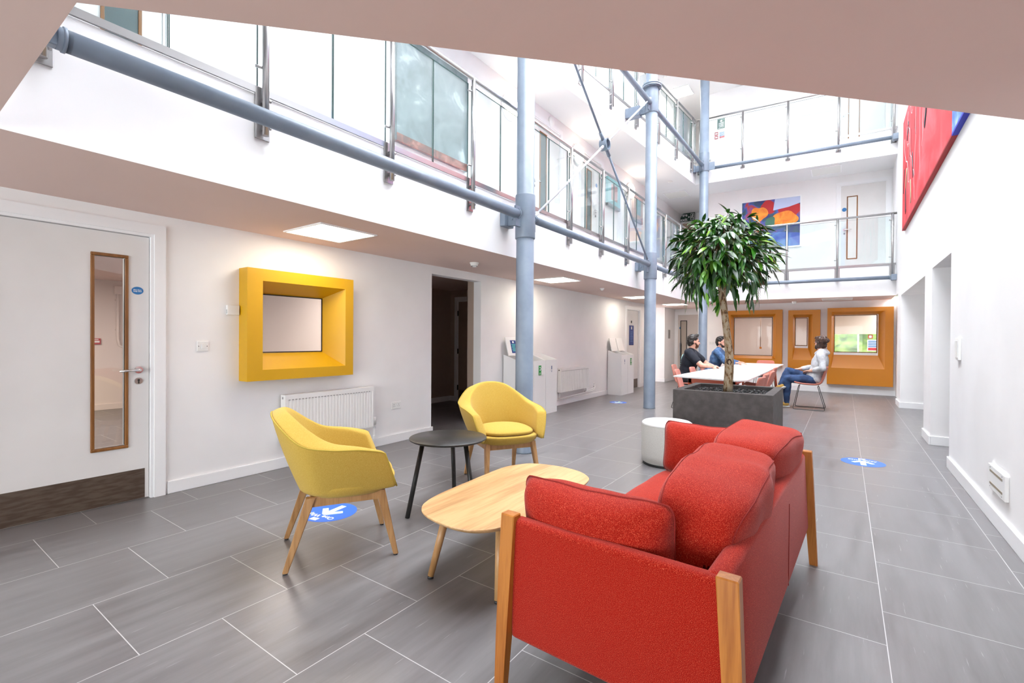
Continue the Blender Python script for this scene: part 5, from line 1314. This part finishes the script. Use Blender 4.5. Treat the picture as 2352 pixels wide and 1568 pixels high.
def person(label, loc, heading, J, top, top_m, long_sleeve, trouser_m, hair_m, beard, yaw, pitch=0.0, bun=False, hood=False, bulk=1.0, shoe_m=None, waist=None):
    t = thing('person', label, 'person', loc, math.radians(heading-90))
    H = V(J['head']); RH = Matrix.Rotation(yaw, 3, 'Z') @ Matrix.Rotation(pitch, 3, 'X')
    hp = lambda x, y, z: H+RH @ V((x, y, z))
    P, Cc, Nk = V(J['pelvis']), V(J['chest']), V(J['neck'])
    spine = (Nk-P).normalized(); tilt = Matrix.Rotation(-math.atan2(spine.y, spine.z), 3, 'X')
    def limbs(bm, k, inf, hands=True, upto=1.0, arms=True):
        for s in ('L', 'R'):
            S, E, W_ = V(J['sh'+s]), V(J['el'+s]), V(J['wr'+s])
            capsule(bm, S, E, 0.050*bulk+inf, 0.042*bulk+inf)
            if upto >= 1: capsule(bm, E, W_, 0.041*bulk+inf, 0.027+inf)
            elif upto > 0: capsule(bm, E, E.lerp(W_, upto), 0.041*bulk+inf, 0.037+inf)
    def torso(bm, inf):
        ell(bm, P+V((0, 0, 0.03)), (0.165*bulk+inf, 0.125*bulk+inf, 0.13+inf), tilt)
        ell(bm, P.lerp(Cc, 0.5), (0.150*bulk+inf, 0.110*bulk+inf, 0.17+inf), tilt)
        ell(bm, Cc, (0.170*bulk+inf, 0.118*bulk+inf, 0.20+inf), tilt)
        capsule(bm, V(J['shL'])+V((0.03, 0, 0.0)), V(J['shR'])+V((-0.03, 0, 0.0)), 0.058+inf, 0.058+inf)
        capsule(bm, Cc+V((-0.06, -0.01, 0.11)), Nk+V((-0.02, 0, -0.01)), 0.07+inf, 0.045+inf); capsule(bm, Cc+V((0.06, -0.01, 0.11)), Nk+V((0.02, 0, -0.01)), 0.07+inf, 0.045+inf)
    def legs(bm, inf):
        for s in ('L', 'R'):
            Hh, K_, A_ = V(J['hip'+s]), V(J['kn'+s]), V(J['an'+s])
            capsule(bm, Hh, K_, 0.085*bulk+inf, 0.058+inf); capsule(bm, K_, K_.lerp(A_, 0.35), 0.056+inf, 0.058+inf); capsule(bm, K_.lerp(A_, 0.35), A_, 0.056+inf, 0.036+inf)
    def body(bm):
        torso(bm, -0.006); limbs(bm, 1, 0); legs(bm, -0.006)
        capsule(bm, Nk-V((0, 0, 0.03)), hp(0, -0.015, -0.06), 0.058, 0.054)
        ell(bm, hp(0, -0.008, 0.022), (0.076, 0.096, 0.098), RH); ell(bm, hp(0, 0.040, -0.045), (0.055, 0.052, 0.065), RH); ell(bm, hp(0, 0.062, -0.088), (0.030, 0.028, 0.022), RH)
        capsule(bm, hp(0, 0.088, 0.005), hp(0, 0.112, -0.034), 0.009, 0.014, 8, 3); ell(bm, hp(0, 0.087, -0.062), (0.026, 0.014, 0.010), RH)
        capsule(bm, hp(-0.035, 0.078, 0.020), hp(0.035, 0.078, 0.020), 0.014, 0.014, 8, 3)
        for s in (-1, 1): ell(bm, hp(s*0.078, -0.008, -0.008), (0.010, 0.020, 0.031), RH)
        for s in ('L', 'R'):
            hd = J['hd'+s]; hand(bm, J['wr'+s], hd[0], hd[1], 1 if s == 'R' else -1, hd[2])
    remeshed('body', body, M_skin, t, 0.0068, 2)
    g = G()
    for s in (-1, 1):
        bmesh.ops.create_icosphere(g.bm, subdivisions=2, radius=0.010, matrix=Matrix.Translation(hp(s*0.031, 0.083, 0.002)))
    g.out('eyes', mat('dark_eye', (0.03, 0.015, 0.01), 0.2), t, smooth=True)
    def brows(bm):
        for s in (-1, 1): capsule(bm, hp(s*0.016, 0.093, 0.024), hp(s*0.048, 0.080, 0.026), 0.005, 0.004, 8, 3)
    remeshed('eyebrows', brows, hair_m, t, 0.004, 1)
    def hair(bm):
        ell(bm, hp(0, -0.020, 0.045), (0.086, 0.098, 0.092), RH); ell(bm, hp(0, -0.045, 0.005), (0.080, 0.078, 0.085), RH)
        ell(bm, hp(0, 0.045, 0.100), (0.062, 0.050, 0.034), RH); ell(bm, hp(0, -0.062, -0.045), (0.058, 0.045, 0.045), RH)
        if bun: ell(bm, hp(0.0, -0.150, 0.055), (0.046, 0.046, 0.046), RH); ell(bm, hp(0, -0.05, 0.06), (0.098, 0.095, 0.085), RH); ell(bm, hp(-0.06, -0.03, -0.03), (0.030, 0.05, 0.06), RH); ell(bm, hp(0.06, -0.03, -0.03), (0.030, 0.05, 0.06), RH)
        else: ell(bm, hp(0.015, 0.060, 0.118), (0.045, 0.035, 0.022), RH)
    remeshed('hair', hair, hair_m, t, 0.006, 1, noise_amp=(0.010, 38))
    if beard:
        def bd(bm):
            ell(bm, hp(0, 0.048, -0.082), (0.050, 0.050, 0.042*beard), RH)
            for s in (-1, 1): capsule(bm, hp(s*0.064, 0.012, -0.030), hp(s*0.040, 0.058, -0.080), 0.014, 0.020, 8, 3)
            capsule(bm, hp(-0.022, 0.094, -0.052), hp(0.022, 0.094, -0.052), 0.007, 0.007, 8, 3)
        remeshed('beard', bd, mat('beard_'+hair_m.name, (0.10, 0.035, 0.015) if beard > 1 else (0.03, 0.015, 0.01), 0.7), t, 0.006, 1, noise_amp=(0.004, 60))
    def topb(bm):
        torso(bm, 0.016)
        for s in ('L', 'R'):
            S, E, W_ = V(J['sh'+s]), V(J['el'+s]), V(J['wr'+s])
            if long_sleeve:
                capsule(bm, S, E, 0.062*bulk, 0.056*bulk); capsule(bm, E, E.lerp(W_, 0.82 if J.get('cuff'+s) is None else J['cuff'+s]), 0.055*bulk, 0.042)
            else: capsule(bm, S, S.lerp(E, 0.62), 0.066*bulk, 0.064*bulk)
        if long_sleeve:
            ell(bm, P+V((0, 0.0, 0.0)), (0.185, 0.15, 0.10), tilt)
        if hood:
            for k in range(12):
                a = PI*(0.95+1.1*k/11); capsule(bm, Nk+V((0.075*math.cos(a), 0.0+0.070*math.sin(a), 0.030)), Nk+V((0.10*math.cos(a), -0.02+0.085*math.sin(a), -0.03)), 0.024, 0.032, 8, 3)
            capsule(bm, Nk+V((0.08, 0.02, 0.02)), Nk+V((0.03, 0.09, -0.04)), 0.028, 0.02, 8, 3); capsule(bm, Nk+V((-0.08, 0.02, 0.02)), Nk+V((-0.03, 0.09, -0.04)), 0.028, 0.02, 8, 3)
    tp_ = remeshed(top, topb, top_m, t, 0.0095, 3, noise_amp=(0.010, 11) if long_sleeve else (0.006, 8))
    remeshed('trousers', lambda bm: (legs(bm, 0.012), ell(bm, P+V((0, 0, -0.01)), (0.172*bulk, 0.135*bulk, 0.10), tilt)), trouser_m, t, 0.010, 3, noise_amp=(0.006, 12))
    for s in ('L', 'R'):
        A_ = V(J['an'+s]); fd = V(J['ft'+s]).normalized()
        upv = (V(J['kn'+s])-A_).normalized(); up = (upv-fd*upv.dot(fd)).normalized(); lat = fd.cross(up); M3 = Matrix((lat, fd, up)).transposed()
        so = remeshed('shoe', lambda bm: (ell(bm, A_+fd*0.035-up*0.035, (0.042, 0.075, 0.038), M3), ell(bm, A_+fd*0.115-up*0.052, (0.045, 0.068, 0.026), M3), capsule(bm, A_+up*0.02, A_-up*0.03, 0.042, 0.044)), shoe_m[0], t, 0.007, 2)
        bm_ = lambda bm: (ell(bm, A_+fd*0.105-up*0.076, (0.048, 0.085, 0.016), M3), ell(bm, A_+fd*0.0-up*0.076, (0.040, 0.060, 0.016), M3))
        remeshed('sole', bm_, shoe_m[1], so, 0.006, 1)
        if len(shoe_m) > 2: remeshed('sock', lambda bm: capsule(bm, A_+upv*0.09, A_+upv*0.01, 0.040, 0.043), shoe_m[2], so, 0.007, 1)
    return t, tp_, RH, H
seat = lambda s, x: (s*x, 0, 0)
M_blackT = noise_mix(mat('black_jersey', rough=0.9), (0.010, 0.012, 0.020), (0.016, 0.019, 0.030), 14)
M_jeans = noise_mix(mat('dark_denim', rough=0.85), (0.012, 0.030, 0.085), (0.030, 0.070, 0.17), 9, 4)
M_dktr = mat('black_trousers', (0.010, 0.010, 0.013), 0.85)
M_hoodie = noise_mix(mat('grey_marl_jersey', rough=0.95), (0.44, 0.45, 0.47), (0.56, 0.57, 0.60), 16, 4)
M_denimj = noise_mix(mat('washed_denim_and_camo', rough=0.9), (0.035, 0.085, 0.20), (0.09, 0.17, 0.32), 14, 4)
h1 = hairmat('near_black_hair', (0.014, 0.009, 0.007)); h2 = hairmat('black_hair', (0.012, 0.010, 0.010)); h3 = hairmat('brown_hair', (0.040, 0.016, 0.009))
sh_dark = (mat('dark_trainers', (0.02, 0.02, 0.022), 0.6), mat('white_soles', (0.7, 0.7, 0.68), 0.6))
J1 = dict(pelvis=(0, -0.05, 0.555), chest=(0, 0.02, 0.86), neck=(0, 0.055, 1.08), head=(0.0, 0.085, 1.225),
          shL=(-0.195, 0.035, 1.02), shR=(0.195, 0.035, 1.02), elL=(-0.25, 0.28, 0.800), elR=(0.27, 0.27, 0.800), wrL=(-0.03, 0.42, 0.785), wrR=(0.06, 0.44, 0.785),
          hdL=((0.9, 0.3, 0), (0, 0, 1), 0.8), hdR=((-0.9, 0.35, 0), (0, 0, 1), 0.8),
          hipL=(-0.10, -0.02, 0.535), hipR=(0.10, -0.02, 0.535), knL=(-0.13, 0.41, 0.535), knR=(0.14, 0.41, 0.535), anL=(-0.14, 0.40, 0.105), anR=(0.15, 0.40, 0.105), ftL=(0, 1, 0), ftR=(0, 1, 0))
t1, top1, _, _ = person('bearded man in a black t-shirt leaning on the near end of the long table', (-2.36, 9.02, 0), 4, J1, 't_shirt', M_blackT, False, M_dktr, h1, 1.15, 0.55, bulk=1.16, shoe_m=sh_dark)
# pale blue print on the back of the t-shirt: letters laid on the back

from mathutils.bvhtree import BVHTree
bv = BVHTree.FromPolygons([v.co.copy() for v in top1.data.vertices], [tuple(p.vertices) for p in top1.data.polygons])
g = G()
def backpt(x, z):
    h = bv.ray_cast(V((x, -0.8, z)), V((0, 1, 0)))[0]
    return (h if h is not None else V((x, -0.15, z)))+V((0, 0.004, 0))
for (x0, z0, x1, z1, w) in ((-0.06, 0.98, 0.06, 0.98, 0.012), (0.06, 0.98, 0.085, 0.93, 0.012), (0.085, 0.93, 0.05, 0.89, 0.012), (-0.06, 0.98, -0.08, 0.92, 0.012), (-0.06, 0.85, 0.08, 0.86, 0.010), (-0.05, 0.81, 0.09, 0.82, 0.010), (-0.07, 0.775, 0.07, 0.775, 0.009)):
    g.tube([backpt(x0, z0), backpt((x0+x1)/2, (z0+z1)/2), backpt(x1, z1)], w, n=6)
g.out('back_print', mat('print_pale_aqua', (0.35, 0.75, 0.78), 0.7), top1)
J2 = dict(J1); J2.update(head=(0.0, 0.14, 1.205), neck=(0, 0.10, 1.07), chest=(0, 0.05, 0.86), shL=(-0.185, 0.09, 1.01), shR=(0.185, 0.09, 1.01), elL=(-0.25, 0.27, 0.805), elR=(0.25, 0.27, 0.805), wrL=(-0.16, 0.47, 0.785), wrR=(0.12, 0.43, 0.785), hdL=((0.25, 0.9, 0), (0, 0, 1), 1.0), hdR=((-0.7, 0.5, 0), (0, 0, 1), 0.8))
t2, top2, _, _ = person('dark-haired man in a blue denim jacket, partly hidden by the tree trunk', (-2.28, 10.75, 0), 0, J2, 'jacket', M_denimj, True, M_dktr, h2, 0.75, -0.30, shoe_m=sh_dark)
M_tan = mat('tan_canvas', (0.45, 0.27, 0.06), 0.8)
J3 = dict(pelvis=(0, -0.09, 0.555), chest=(0, -0.165, 0.85), neck=(0, -0.185, 1.06), head=(0.01, -0.165, 1.205),
          shL=(-0.19, -0.185, 1.00), shR=(0.19, -0.185, 1.00), elL=(-0.26, -0.22, 0.76), elR=(0.26, -0.10, 0.77), wrL=(-0.12, -0.01, 0.70), wrR=(0.10, 0.16, 0.72), cuffL=0.62, cuffR=0.8,
          hdL=((0.75, 0.5, -0.1), (0, -0.2, 1), 0.6), hdR=((-0.4, 0.85, -0.05), (0, 0, 1), 0.7),
          hipL=(-0.10, -0.04, 0.535), hipR=(0.10, -0.04, 0.54), knL=(-0.11, 0.34, 0.545), knR=(-0.02, 0.33, 0.685), anL=(-0.10, 0.35, 0.10), anR=(-0.15, 0.44, 0.43), ftL=(0.05, 1, 0), ftR=(-0.2, 1, -0.45))
t3, top3, _, _ = person('man in a grey hoodie and jeans with crossed legs and tied-up hair', (-0.53, 10.28, 0), 180, J3, 'hoodie', M_hoodie, True, M_jeans, h3, 0.9, -0.85, bun=True, hood=True, shoe_m=(M_tan, sh_dark[1], M_tan))
bpy.data.scenes.remove(_tmp)
